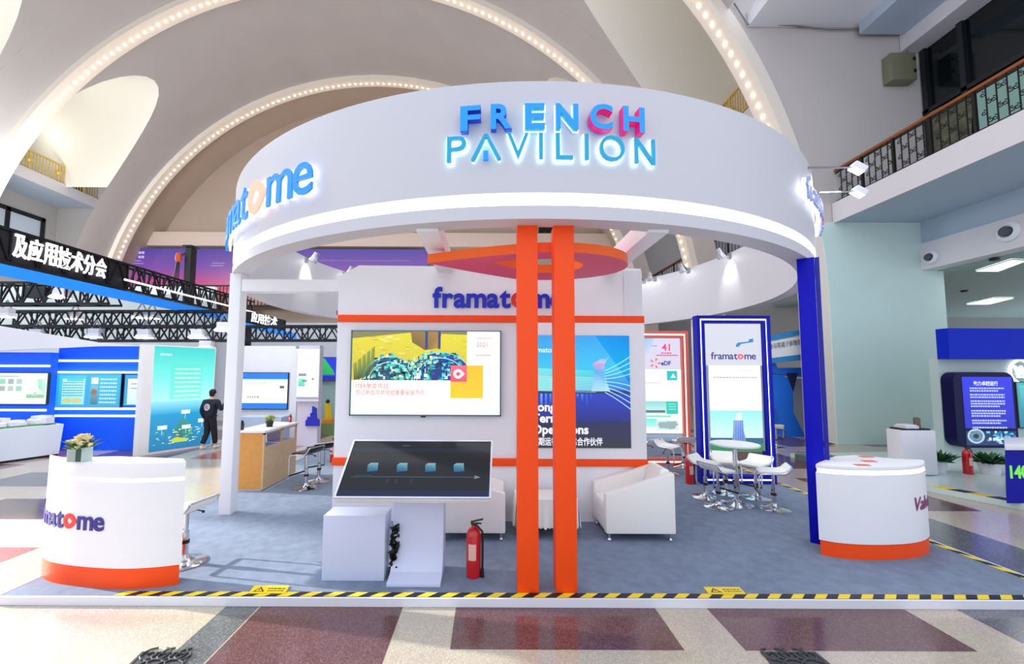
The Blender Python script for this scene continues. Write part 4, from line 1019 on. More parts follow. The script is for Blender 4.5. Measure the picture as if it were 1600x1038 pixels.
for px, py, lb in ((1123, 793, 'white bar stool nearest the front left of the round high table'), (1103, 778, 'white bar stool left of the high table nearest the blue frame'), (1210, 796, 'white bar stool at the right front of the high table'), (1182, 779, 'white bar stool behind the high table on its right'), (1135, 772, 'white bar stool behind the high table on its left')):
    p = gr(px, py, S); p.z = S
    if first is None: first = stool(lb, p, face(p, TB), LEATHER, G)
    else: dup(first, p, face(p, TB), lb, G)
p = gr(288, 880, S); dup(first, (p.x, p.y, S), PI * .95, 'white bar stool half hidden behind the left curved counter', 'white bar stools elsewhere')
G2 = 'white bar stools by the red frame'
for px, py, lb in ((1011, 736, 'leftmost white bar stool before the red light frame'), (1044, 741, 'middle white bar stool before the red light frame'), (1068, 731, 'rightmost white bar stool before the red light frame')):
    p = gr(px, py, S); dup(first, (p.x, p.y, S), PI * .5 + px * .1, lb, G2)
p = gr(1213, 700, 0); dup(first, (p.x, p.y, 0.002), 1.0, 'white bar stool by the blue arch beyond the platform', 'white bar stools elsewhere')
t = thing('high_table', 'round white high table on a chrome pedestal among the right stools', 'table', (TB.x, TB.y, S))
zt = at(1150, 693, TB.y).z; r = 34 / FOC * TB.y
MB().lathe([(0, zt - .03), (r - .01, zt - .03), (r, zt - .02), (r, zt - .004), (r - .006, zt), (0, zt)], 40, Matrix.Translation((TB.x, TB.y, 0))).build('tabletop', WHITE, t)
MB().lathe([(0, zt - .075), (.12, zt - .07), (.17, zt - .031), (0, zt - .031)], 24, Matrix.Translation((TB.x, TB.y, 0))).build('top_bracket', CHROME, t)
MB().lathe([(.0, S + .06), (.033, S + .06), (.033, zt - .072), (0, zt - .072)], 18, Matrix.Translation((TB.x, TB.y, 0))).build('column', CHROME, t)
MB().lathe([(0, S), (.23, S), (.23, S + .008), (.12, S + .03), (.05, S + .07), (0, S + .07)], 32, Matrix.Translation((TB.x, TB.y, 0))).build('base', CHROME, t, smooth=50)

# ------------------------------------------------------------------ light frames with hanging posters
def light_frame(x0, x1, yt, yb, Y, fw, paint, ledm, name, label):
    A, B = at(x0, yt, Y), at(x1, yt, Y); zt = A.z; t = thing(name, label, 'light frame', ((A.x + B.x) / 2, Y, S)); x0, x1 = A.x, B.x
    rects = lambda i: [(x0 + i, Y, S + i), (x1 - i, Y, S + i), (x1 - i, Y, zt - i), (x0 + i, Y, zt - i)]
    MB().ringprism(rects(0), rects(fw * .42), (0, .16, 0)).build('outer_frame', paint, t, smooth=0)
    MB().ringprism([p[:1] + (Y + .03,) + p[2:] for p in rects(fw * .385)], [p[:1] + (Y + .03,) + p[2:] for p in rects(fw * .615)], (0, .1, 0)).build('light_strip', ledm, t, smooth=0)['label'] = 'glowing light strip'
    MB().ringprism(rects(fw * .62), rects(fw), (0, .16, 0)).build('inner_frame', paint, t, smooth=0)
    return t, x0, x1, zt
YB = gr(1150, 757, S).y
bf, bx0, bx1, bzt = light_frame(1088.5, 1203, 493, 757, YB, .14, mat('frame_blue', '#0c14a8', .45, spec=.2), mat('frame_led', '#dfe8ff', .4, emit=3.5), 'display_arch', 'tall deep blue frame with white light strip on the right')
A, B, C_ = at(1103, 507, YB + .1), at(1188, 507, YB + .1), at(1105, 704, YB + .1)
bp = thing('hanging_poster', 'backlit cooling tower poster hanging inside the blue frame', 'poster', ((A.x + B.x) / 2, YB + .1, C_.z))
MB().box((bx0 + .145, YB + .06, C_.z), (bx1 - .145, YB + .13, bzt - .145)).build('panel', mat('poster_grey', '#b8bcc6', .5), bp)
A = Vector((bx0 + .145, YB + .058, bzt - .145)); B = Vector((bx1 - .145, YB + .058, bzt - .145)); C_ = Vector((bx0 + .145, YB + .058, C_.z))
pr = Print(A, B, C_, (1101, 506, 1189, 704))
pr.rect(1101, 506, 1189, 572, '#c6cad6', '#c4c6d2', 1)
pr.poly([(1150, 540), (1153, 536), (1170, 534), (1170, 531), (1177, 529), (1177, 535), (1158, 538), (1155, 542), (1150, 543)], '#2a7ab4', 3); pr.wordmark(1111, 562, 69, '#20207c', '#ec5058')
pr.rect(1107, 572, 1186, 642, '#fbfcff', '#f4faf8', 2); pr.scribble(1153, 1178, 581, 1.4, '#b0b4c0', 3); pr.scribble(1114, 1180, 592, 2.4, '#a8acb4', 3)
for y in range(602, 636, 5): pr.scribble(1118, 1174, y, 1., '#dfe4e8', 3)
pr.rect(1107, 642, 1186, 684, '#8ae0dc', '#c8f0ea', 3); pr.rect(1107, 684, 1186, 694, '#2c5c80', '#28647c', 3); pr.rect(1107, 692, 1186, 704, '#2c9058', '#1e7848', 3)
pr.poly([(1138, 692), (1142, 672), (1142, 657), (1157, 657), (1157, 672), (1161, 692)], ['#7c9cd0', '#7ca0d8', '#9cb8e8', '#88a8e0', '#6c90d8', '#5878c0'], 5)
for x in range(1143, 1157, 3): pr.line((x, 657), (x - 1 + (x - 1149) * .2, 690), 1, '#4460b0', 6)
pr.poly([(1146, 657), (1154, 657), (1156, 645), (1148, 646)], '#dcf4f0', 4)
pr.build('printed_face', bp, .95)
YR = gr(1040, 728, S).y
rf, rx0, rx1, rzt = light_frame(960, 1075, 517, 728, YR, .15, mat('frame_red', '#f2786a', .4), mat('frame_red_led', '#ffd8cc', .4, emit=3.0), 'display_arch', 'tall coral red frame with light strip half hidden behind the tower')
C_ = at(1000, 690, YR)
rp_ = thing('hanging_poster', 'backlit white and turquoise poster hanging inside the red frame', 'poster', ((rx0 + rx1) / 2, YR + .1, C_.z))
MB().box((rx0 + .155, YR + .06, C_.z), (rx1 - .155, YR + .13, rzt - .155)).build('panel', mat('poster_grey', '#b8bcc6', .5), rp_)
A = Vector((rx0 + .155, YR + .058, rzt - .155)); B = Vector((rx1 - .155, YR + .058, rzt - .155)); C_ = Vector((rx0 + .155, YR + .058, C_.z))
pr = Print(A, B, C_, (971, 528, 1064, 690))
pr.rect(971, 528, 1064, 578, '#c8c8dc', '#ccc6d8', 1); pr.poly([(971, 528), (1024, 528), (1010, 556), (971, 558)], ['#3c9cdc', '#a8c0dc', '#bcc8e0', '#4ca0dc'], 2)
pr.text('41', 1035, 548, 11, '#e03c7c', .02, None, 4); pr.scribble(1034, 1050, 553, 2.4, '#d04c88', 4); pr.rect(1026, 554.5, 1060, 556, '#d04878', None, 4); pr.scribble(1017, 1028, 541, 1.4, '#7890b8', 4)
for k in range(5):
    a = -PI / 2 + k * 2 * PI / 5 + .3; pr.poly([(1024 + 2.2 * math.cos(a), 568 + 2.2 * math.sin(a)), (1024 + 8 * math.cos(a - .22), 568 + 8 * math.sin(a - .22)), (1024 + 8 * math.cos(a + .22), 568 + 8 * math.sin(a + .22))], '#e05060', 4)
pr.text('eDF', 1033, 571, 6.5, '#1c3a9c', .035, None, 5)
pr.rect(971, 578, 1064, 678, '#fbfdfd', '#f0fafa', 2); pr.rect(1042, 580, 1058, 595, '#2cb4bc', None, 3); pr.poly([(1047, 591), (1052, 584), (1056, 591)], '#d8f4f4', 4); pr.scribble(1004, 1032, 600, 1.6, '#a8b0b8', 3)
pr.rect(971, 628, 1040, 648, '#7cc8cc', '#c8e4dc', 3); pr.rect(1040, 628, 1058, 648, '#2cbcac', None, 3)
for y in (633, 637, 641): pr.scribble(1043, 1055, y, 1., '#c8f0e8', 4)
pr.rect(971, 642, 1038, 646, '#5c7478', None, 4); pr.rect(971, 650, 1047, 653, '#7cd4c8', None, 3); pr.rect(971, 655, 1024, 668, '#6cd8c8', '#a0e8d8', 3); pr.rect(1024, 657, 1058, 674, '#c8dcdc', None, 3)
for k in range(20): pr.rect(1026 + random.random() * 28, 658 + random.random() * 14, 1028 + random.random() * 30, 659 + random.random() * 14, '#90a4a8', None, 4)
pr.rect(971, 680, 1064, 690, '#8c9cb0', '#6c8098', 3)
pr.build('printed_face', rp_, .95)
x0, x1 = at(1083, 600, YR + .4).x, at(1089, 600, YR + .4).x
solid('slim_panel', MB().box((x0, YR + .3, S), (x1 + .08, YR + .42, rh(1085, 520, True).z)), PAINT, 'slim white upright between the red and blue frames', 'panel')

# ------------------------------------------------------------------ wooden counter on the left with its things
A = gr(372, 768, S); B = gr(410, 768, S); Y0 = A.y; Y1 = gr(470, 741, S).y; xr = B.x; xl = xr - .46; zt = at(410, 673, Y0).z
t = thing('wooden_counter', 'light wood counter with two open niches behind the left pillar', 'counter', ((xl + xr) / 2, Y0, S))
OAK = mat('oak_front', '#dd9a4c', .45, noise=.06, nscale=12); OAKP = mat('oak_pale', '#d8b890', .5, noise=.06, nscale=12)
MB().box((xl, Y0, S + .03), (xr - .025, Y0 + .02, zt - .04)).build('front_panel', OAK, t)
m = MB(); zn = zt - .30; m.box((xr - .024, Y0, S + .03), (xr, Y1, zn)); m.box((xr - .024, Y0, zn), (xr, Y0 + .04, zt - .04)); m.box((xr - .024, Y1 - .04, zn), (xr, Y1, zt - .04)); ym = (Y0 + Y1) / 2; m.box((xr - .024, ym - .02, zn), (xr, ym + .02, zt - .04)); m.box((xr - .024, Y0, zt - .07), (xr, Y1, zt - .04))
m.build('side_panel', OAKP, t)
NICHE = mat('niche_lilac', '#b4aed0', .6)
for a, b in ((Y0 + .04, ym - .02), (ym + .02, Y1 - .04)): MB().box((xr - .3, a, zn), (xr - .028, b, zn + .012)).add([(xr - .28, a, zn), (xr - .28, b, zn), (xr - .28, b, zt - .05), (xr - .28, a, zt - .05)], [(0, 1, 2, 3)]).build('niche', NICHE, t, smooth=0)
MB().box((xl - .03, Y0 - .03, zt - .039), (xr + .02, Y1 + .02, zt)).build('top', WHITE, t, bevel=.005)
MB().box((xl + .03, Y0 + .02, S), (xr - .04, Y1 - .02, S + .029)).build('plinth', PAINT, t)
p = Vector((at(421, 666, 7.4).x, 7.4, zt)); pl = thing('potted_plant', 'small leafy plant in a dark pot on the wooden counter', 'plant', p); rn = random.Random(9)
MB().lathe([(0, 0.001), (.05, 0.001), (.07, .1), (.06, .1), (0, .09)], 16, Matrix.Translation(p)).build('pot', BLACK, pl)
m = MB(); leaves(m, p + Vector((0, 0, .1)), 50, .03, .16, .13, .028, rn); m.build('foliage', mat('lime_leaf', '#a8b45c', .5), pl, smooth=0)
p = Vector((at(453, 664, 8.05).x, 8.05, zt)); fe5 = dup(fe, p, 0, 'tiny red fire extinguisher standing on the end of the wooden counter'); fe5.scale = (.5, .5, .25)
fe5.scale = (.35, .35, .3)
p = Vector((at(377, 668, 6.95).x, 6.95, zt)); solid('desk_item', MB().box((p.x - .03, p.y - .03, zt + .001), (p.x + .03, p.y + .03, zt + .12)).ball((p.x, p.y, zt + .13), .035), BLACK, 'small dark object on the wooden counter next to the pillar', 'object')
for i, (px, py, lb) in enumerate(((478, 763, 'black and grey bar stool nearest the wooden counter'), (498, 752, 'black bar stool behind it by the tower edge'))):
    p = gr(px, py, S); BL = mat('black_leather', '#17151a', .4)
    if i == 0: sb = stool(lb, (p.x, p.y, S), PI * .9, BL, 'black bar stools by the tower', .60)
    else: dup(sb, (p.x, p.y, S), PI * .75, 'black bar stool farther back against the tower edge')
    if i == 0: p0 = p

# ------------------------------------------------------------------ spotlights
def spotlight(label, px, Z, Rr, aim, far=True, energy=0., group='clip spotlights on the ring'):
    d = CAMROT @ Vector(((px - CX) / FOC, -(420 - CY) / FOC, -1)); a = d.x ** 2 + d.y ** 2; b = d.x * RC.x + d.y * RC.y; c = RC.x ** 2 + RC.y ** 2 - Rr * Rr
    t_ = (b + math.sqrt(b * b - a * c)) / a; p = Vector((d.x * t_, d.y * t_, Z)); inn = (RC - p); inn.z = 0; inn.normalize(); h = p + inn * .2
    t = thing('clip_spotlight', label, 'spotlight', p, 0, group)
    ax = Vector(aim).normalized(); q = ax.to_track_quat('Z', 'Y').to_matrix().to_4x4(); T = Matrix.Translation(h) @ q
    m = MB(); m.bar(p, h, .025); m.box(p + Vector((-.04, -.04, -.08)), p + Vector((.04, .04, .04))); m.build('arm', GREY, t)
    MB().lathe([(0, -.16), (.06, -.16), (.065, -.1), (.075, -.02), (.11, .06), (.11, .075), (.085, .07), (0, .05)], 18, T).build('lamp_head', CHROME, t)
    MB().lathe([(0, .062), (.082, .072)], 16, T).build('lens', LAMP, t.children[-1])
    if energy:
        l = light('SPOT', 'spot_beam', h + ax * .1, h + ax, energy, (1, .98, .95), .05, None, math.radians(75), .6); l.parent = t; l.location = WM[t.name].inverted() @ l.location
Z = ZT - .05
for px, lb, e in ((478, 'clip spotlight inside the ring nearest the left pillar', 1), (538, 'clip spotlight inside the ring beside the tower corner', 0), (1141, 'clip spotlight on the right of the ring below the balcony railing', 1), (1076, 'clip spotlight under the cream arch on the right', 0), (1023, 'glowing clip spotlight beside the tower top', 0), (1006, 'glowing clip spotlight right at the tower corner', 0)):
    d = rh(px, 420, True); o = (d - RC); o.z = 0; o.normalize(); spotlight(lb, px, Z, RR - RT - .01, Vector((o.x * .55, o.y * .55, -1)), True, 22 * e)
def arm_light(px0, py0, px1, py1, Y, label):
    a, b = rh(px0, py0), at(px1, py1, Y + .1); t = thing('arm_light', label, 'lamp', a, 0, 'arm lights on the ring')
    MB().tube([a, b], .014, 8).build('arm', GREY, t)
    m = MB(); ax = Vector((-.55, .1, -.8)).normalized(); T = Matrix.Translation(b + Vector((.03, 0, -.02))) @ ax.to_track_quat('Z', 'Y').to_matrix().to_4x4()
    m.box((-.07, -.09, -.06), (.07, .09, .03), 0, T); lh = m.build('lamp_head', PAINT, t, bevel=.01)
    MB().box((-.06, -.08, .031), (.06, .08, .036), 0, T).build('lens', LAMP, lh)
    l = light('SPOT', 'lamp_beam', tuple(b + ax * .12), tuple(b + ax), 45, (1, 1, 1), .06, None, math.radians(110), .8); l.parent = t; l.location = WM[t.name].inverted() @ l.location
arm_light(1262, 262, 1336, 262, 5.6, 'upper one of the two arm lamps reaching out from the ring on the right')
arm_light(1279, 302, 1338, 299, 6.1, 'lower one of the two arm lamps reaching out from the ring on the right')

# ------------------------------------------------------------------ neighbouring stands on the left
BWALL = mat('stand_blue', '#1462ff', .5, spec=.25); LEDL = mat('stand_led', '#f4fbff', .4, emit=2.0)
def flat(px0, py0, px1, py1, Y): return at(px0, py0, Y), at(px1, py0, Y), at(px0, py1, Y)
def board(name, label, cat, x0, y0, x1, y1, Y, depth, m, floor=False, group=None):
    A, B = at(x0, y1, Y), at(x1, y0, Y)
    return solid(name, MB().box((A.x, Y, (.002 if floor is True else floor) if floor else A.z), (B.x, Y + depth, B.z)), m, label, cat, group)
def led(px0, px1, py, Y, label):
    A, B = at(px0, py + 1.1, Y), at(px1, py - 1.1, Y); solid('light_line', MB().box((A.x, Y - .03, A.z), (B.x, Y - .001, B.z)), LEDL, label, 'light', 'light lines on the blue stand')
YW = gr(150, 704, 0).y
board('stand_wall', 'wide blue stand wall carrying the two pane turquoise screen', 'wall panel', 80, 541, 222, 704, YW, .2, BWALL, True)
board('stand_wall', 'blue stand wall at the left edge behind the model table', 'wall panel', -60, 551, 79.5, 704, YW - .35, .2, BWALL, True)
A, B = at(-60, 541, YW - .4), at(222, 541, YW + .3)
m = MB(); zt0, zb0 = at(-2, 510, YW - .4).z, at(-2, 550, YW - .4).z; zt1, zb1 = at(222, 543, YW - .4).z, at(222, 545, YW - .4).z
a, b = at(-60, 500, YW - .45), at(150, 535, YW - .45); c, d = at(150, 541, YW - .45), at(-60, 551, YW - .45); e = at(225, 541, YW - .45)
m.prism([a, b, e, c, d], (0, .09, 0)); solid('header_board', m, PAINT, 'white header board above the blue stand walls at the left', 'header', smooth=0)
for a, b, y, Y, lb in ((80, 222, 564, YW, 'white light line high on the wide blue wall'), (-60, 79, 572, YW - .35, 'white light line above the left edge screen'), (-60, 73, 641, YW - .35, 'white light line below the left edge screen'), (71, 217, 650, YW, 'white light line low on the wide blue wall')): led(a, b, y, Y, lb)
def screen(name, label, x0, y0, x1, y1, Y, draw, emit=.95, thick=.06, frame=BLACK, cat='screen'):
    A, B, C_ = flat(x0, y0, x1, y1, Y); t = thing(name, label, cat, ((A.x + B.x) / 2, Y, C_.z))
    MB().box((A.x - .02, Y, C_.z - .02), (B.x + .02, Y + thick, A.z + .02)).build('housing', frame, t)
    A.y = B.y = C_.y = Y - .001; B.z = A.z; C_.x = A.x; pr = Print(A, B, C_, (x0, y0, x1, y1)); draw(pr); pr.build('printed_face', t, emit); return t
def d1(p):
    p.rect(-60, 583, 75, 631, '#eef8f4', '#e4f4ee', 1); p.scribble(-40, 30, 589, 2, '#7c9c94', 2)
    for r in range(2):
        for c in range(3): p.rect(1 + c * 13, 592 + r * 11, 10 + c * 13, 600 + r * 11, ['#8cc8a8', '#9ca8a4', '#b0bcb8'][(r + c) % 3], None, 3)
    p.poly([(60, 592), (74, 592), (74, 618), (62, 606)], ['#8ce8b0', '#c8f4d8', '#b8f0d0', '#70d898'], 3); p.rect(44, 616, 72, 622, '#8cbc94', None, 3); p.poly([(52, 618), (58, 611), (62, 618)], '#a8d0b0', 4)
screen('wall_screen', 'white display screen with green pictures at the left edge', -60, 583, 75, 631, YW - .39, d1)
def d2(p):
    p.rect(90, 584, 190, 637, '#2cacd8', '#2498d0', 1); p.rect(94, 587, 136, 634, '#48c4e0', '#34a8d4', 2); p.rect(142, 587, 188, 634, '#3cb8dc', '#2ca0d0', 2)
    p.rect(99, 592, 134, 632, '#b8ecec', '#8cdce4', 3); p.rect(106, 592, 132, 596, '#5cc8d8', None, 4)
    for y in range(599, 622, 4): p.scribble(100, 132, y, 1.8, '#3c98b0', 4)
    p.disc(108, 626, 8, '#c8c868', 14, 3.5, 5); p.disc(123, 626, 7, '#d0c080', 14, 4, 5); p.rect(144, 590, 155, 600, '#e0f4f4', None, 4); p.rect(144, 602, 155, 632, '#78b8c8', '#3c6c88', 4); p.disc(149, 613, 5, '#8c6c5c', 12, 5, 5)
    for y in range(594, 632, 6): p.scribble(158, 184, y, 2.6, '#bcecf0', 4)
screen('wall_screen', 'turquoise two pane information screen on the blue wall', 90, 584, 190, 637, YW - .07, d2, .9)
def d3(p):
    p.rect(196, 586, 224, 634, '#2c9cd4', None, 1); p.rect(201, 592, 224, 632, '#e8f6fa', '#c8ecf4', 2); p.scribble(206, 222, 601, 2, '#b07880', 3); p.rect(206, 606, 222, 608, '#78b8c8', None, 3)
screen('wall_screen', 'narrow pale screen beside the turquoise light box', 196, 586, 222, 634, YW - .07, d3, .9)
for y, lb in ((582, 'white shelf line above the turquoise screen'), (638.5, 'white shelf line under the turquoise screen')):
    A, B = at(81, y + 1., YW), at(221, y - 1., YW); solid('shelf_line', MB().box((A.x, YW - .12, A.z), (B.x, YW - .001, B.z)), LEDL, lb, 'light', 'light lines on the blue stand')
# turquoise light box seen at an angle
P0, P1 = gr(214, 714, 0), gr(330, 697, 0); u = (P1 - P0).normalized(); Lb = (P1 - P0).length; zt = at(224, 538, P0.y).z
n_ = Vector((u.y, -u.x, 0)); back = -n_ * .22
t = thing('light_box', 'tall turquoise light box panel in a white frame at the left', 'light box', (P0 + P1) / 2)
m = MB(); m.prism([P0 + Vector((0, 0, .002)), P1 + Vector((0, 0, .002)), P1 + Vector((0, 0, zt)), P0 + Vector((0, 0, zt))], back); m.build('casing', WHITE, t, smooth=0)
q = .22; PA = P0 + u * q + n_ * .004; PBX = P1 - u * .02 + n_ * .004; z0_, z1_ = .06, zt - .03
pr = Print(PA + Vector((0, 0, z1_)), PBX + Vector((0, 0, z1_)), PA + Vector((0, 0, z0_)), (0, 0, 90, 160))
pr.rect(0, 0, 90, 45, '#38c8c4', '#6ce4d8', 1); pr.rect(0, 45, 90, 85, '#6ce4d8', '#a8ecf0', 1); pr.rect(0, 85, 90, 105, '#8cdcec', '#1c9ccc', 1); pr.rect(0, 105, 90, 160, '#1c94c8', '#1c74a4', 1)
pr.rect(24, 28, 70, 82, '#58d8c8', '#78e4d8', 2); pr.scribble(8, 24, 14, 3, '#c8f4f0', 3)
for y in range(36, 82, 7): pr.scribble(30, 68, y, 2.2, '#d4f8f0', 3)
for x, y in ((42, 100), (10, 122), (44, 124), (68, 116)): pr.rect(x, y, x + 13, y + 6, '#d8eef0', None, 4); pr.line((x + 6, y + 6), (x + 6, y + 14), .6, '#c8e8e8', 4)
pr.poly([(30, 136), (44, 112), (58, 124), (60, 142), (40, 144)], ['#2c8078', '#3c9080', '#389088', '#2c8870', '#286c78'], 3)
for k in range(60):
    x, y = 5 + 80 * random.random(), 128 + 22 * random.random() - x * 0.0; pr.rect(x, y, x + 1.5 + 3 * random.random(), y + 1.2, random.choice(['#98c8b0', '#48a890', '#d8e8a8', '#78b8d0', '#e8f0e0']), None, 5)
pr.poly([(28, 146), (36, 142), (56, 146), (52, 150), (34, 150)], '#b8c848', 6)
pr.build('printed_face', t, .95)
# model table
P0, P1 = gr(-40, 731, 0), gr(92, 712.5, 0); zt = at(97, 663, P1.y).z; u = (P1 - P0).normalized(); out = Vector((u.y, -u.x, 0)); W_ = -out * .75
t = thing('model_table', 'white exhibition plinth with a building model at the left edge', 'plinth', (P0 + P1) / 2)
MB().prism([P0 + Vector((0, 0, .05)), P1 + Vector((0, 0, .05)), P1 + u * .05 + Vector((0, 0, zt)), P0 + Vector((0, 0, zt))], W_).build('body', mat('plinth_cool', '#dfe8f4', .4), t, smooth=0, bevel=.01)
MB().prism([P0 - out * .05 + Vector((0, 0, .002)), P1 - out * .05 + Vector((0, 0, .002)), P1 - out * .05 + Vector((0, 0, .049)), P0 - out * .05 + Vector((0, 0, .049))], W_ * .9).build('base_shadow_gap', DARK, t, smooth=0)
mt = thing('building_model', 'white architectural model of a plant on a green base on the left plinth', 'model', (P0 + P1) / 2 + W_ * .5 + Vector((0, 0, zt)))
MB().prism([P0 - out * .08 + u * .1 + Vector((0, 0, zt + .001)), P1 - out * .08 - u * .05 + Vector((0, 0, zt + .001)), P1 - out * .08 - u * .05 + Vector((0, 0, zt + .04)), P0 - out * .08 + u * .1 + Vector((0, 0, zt + .04))], W_ * .85).build('base', mat('model_green', '#6c9c6c', .6, noise=.3, nscale=12), mt, smooth=0)
rn = random.Random(4); Lp = (P1 - P0).length
for i in range(16):
    c = P0 + u * (Lp * (.08 + .86 * rn.random())) + W_ * (.12 + .7 * rn.random()); s = .05 + .1 * rn.random(); h = .05 + .14 * rn.random()
    m = MB()
    if i % 4 == 0: m.lathe([(0, 0), (s, 0), (s, h), (s * .7, h * 1.35), (0, h * 1.5)], 16, Matrix.Translation(c + Vector((0, 0, zt + .041))))
    else: m.box(tuple(c + Vector((-s, -s, zt + .041))), tuple(c + Vector((s, s * .7, zt + .04 + h))))
    m.build('model_building', PAINT, mt, smooth=40)
# trusses
TR = mat('truss_black', '#15171f', .45, .3)
def truss(p0, p1, w_, h, step, label, up=Vector((0, 0, 1)), parts=None, group=None):
    p0, p1 = Vector(p0), Vector(p1); u = p1 - p0; L_ = u.length; u.normalize(); s = Vector((u.y, -u.x, 0)).normalized() * w_
    t = thing('lighting_truss', label, 'truss', (p0 + p1) / 2, 0, group)
    m = MB(); H = Vector((0, 0, h))
    for o_ in (Vector(), s, H, s + H): m.bar(p0 + o_, p1 + o_, .06)
    m.build('chord_frame', TR, t, smooth=0)
    n = int(L_ / step); m = MB()
    for i in range(n):
        a, b = p0 + u * L_ * i / n, p0 + u * L_ * (i + 1) / n; md = (a + b) / 2
        for o_ in (Vector(), s): m.bar(a + o_, md + o_ + H, .035); m.bar(md + o_ + H, b + o_, .035); m.bar(a + o_, a + o_ + H, .035)
        m.bar(a, a + s, .035); m.bar(a + H, a + s + H, .035)
    m.build('lattice', TR, t, smooth=0); return t
XT = at(0, 416, 8.6).x
def yx(px): return XT * FOC / (px - CX)
ya, yb = 7.6, 18.0
zb_ = at(0, 412, 8.6).z; zt_ = at(0, 353, 8.6).z
st = truss((XT - .35, ya, zb_ + .06), (XT - .35, yb, zb_ + .06), .35, zt_ - zb_ - .1, .55, 'long black truss with large white characters on the left')
m = MB(); m.box((XT - .02, ya, zb_ - .26), (XT + .02, yb, zb_)); o = m.build('blue_band', mat('band_blue', '#1f86f0', .4, emit=.25), st); o['label'] = 'bright blue lower band'
yl = at(0, 0, 1) and 11.55
m = MB(); m.box((XT - .03, ya, zb_ + .02), (XT - .015, yl + .1, zt_ - .06)); m.build('sign_backing', mat('sign_black', '#14151c', .5), st)
chars = '及应用技术分会'; spans_ = [(5, 27), (29, 52), (54, 75), (77, 98), (99, 118), (119, 137), (139, 155)]
for ch, (a, b) in zip(chars, spans_):
    y0_, y1_ = yx(a), yx(b); V, F, N = glyphs(ch, .012, .02); xs = [p.x for p in V]; ys = [p.y for p in V]; zc = (zb_ + zt_) / 2 + .06; hh = .52
    def fn(p): return Vector((XT + .02 + p.z, y0_ + (y1_ - y0_) * (p.x - min(xs)) / (max(xs) - min(xs)), zc - hh / 2 + hh * (p.y - min(ys)) / (max(ys) - min(ys))))
    m = MB().add([fn(p) for p in V], F); m.build('sign_character', mat('sign_white', '#ffffff', .4, emit=.9), st, smooth=0)
m = MB().tube([(XT + .05, yx(184), (zb_ + .32)), (XT + .05, yb, zb_ + .32)], .03, 8); m.build('light_tube', mat('tube_white', '#ffffff', .4, emit=.8), st)['label'] = 'thin white light tube'
p, q = at(-40, 478, 12.), at(190, 478, 12.); tb = truss((p.x, 12.0, p.z), (q.x, 12.0, q.z), .4, at(100, 447, 12.).z - p.z, .6, 'upper cross truss behind the sign truss', group='cross trusses on the left')
p, q = at(20, 534, 13.), at(535, 533, 13.); tc_ = truss((p.x, 13.0, p.z), (q.x, 13.0, q.z), .4, at(100, 513, 13.).z - p.z, .55, 'lowest cross truss over the left stands', group='cross trusses on the left')
p, q = at(20, 511, 14.), at(360, 511, 14.); truss((p.x, 14.0, p.z), (q.x, 14.0, q.z), .4, at(100, 489, 14.).z - p.z, .6, 'middle cross truss over the left stands', group='cross trusses on the left')
# a second sign truss seen between the left pillar and the tower
A, B = at(388, 519, 15.), at(442, 519, 15.); zt2 = at(400, 487, 15.).z
t = thing('hanging_sign', 'black hanging sign with white characters between pillar and tower', 'sign', ((A.x + B.x) / 2, 15, A.z))
MB().prism([(A.x, 15, A.z + .25), (B.x, 15, A.z), (B.x, 15, zt2 - .3), (A.x, 15, zt2)], (0, .2, 0)).build('backing', TR, t, smooth=0)
V, F, N = glyphs('应用技术', .02, .01); xs = [p.x for p in V]; ys = [p.y for p in V]; hh = (zt2 - A.z) * .5
MB().box((A.x - .2, 15.02, .002), (A.x + .02, 15.18, zt2)).build('post', TR, t)
m = MB().add([Vector((A.x + .1 + (B.x - A.x - .3) * (p.x - min(xs)) / (max(xs) - min(xs)), 14.97 - p.z, A.z + .38 + hh * (p.y - min(ys)) / (max(ys) - min(ys)) - .22 * (p.x - min(xs)) / (max(xs) - min(xs)))) for p in V], F); m.build('lettering', mat('sign_white', '#ffffff', .4, emit=.9), t, smooth=0)
m = MB(); m.prism([(A.x - .3, 14.98, A.z + .22), (at(462, 530, 15).x, 14.98, at(462, 530, 15).z), (at(462, 521, 15).x, 14.98, at(462, 521, 15).z), (A.x - .3, 14.98, A.z - .02 + .4)][::-1], (0, .05, 0)); m.build('blue_band', mat('band_blue', '#1f86f0', .4), t, smooth=0)
board('stand_wall', 'pale partition wall behind the cross trusses on the left', 'wall panel', -60, 448, 335, 640, 18.3, .2, mat('partition_pale', '#c8d4d4', .6), True)
board('stand_wall', 'pale grey partition wall behind the stands between pillar and tower', 'wall panel', 330, 505, 545, 680, 18.6, .2, mat('partition_grey', '#c4cad2', .6), True)
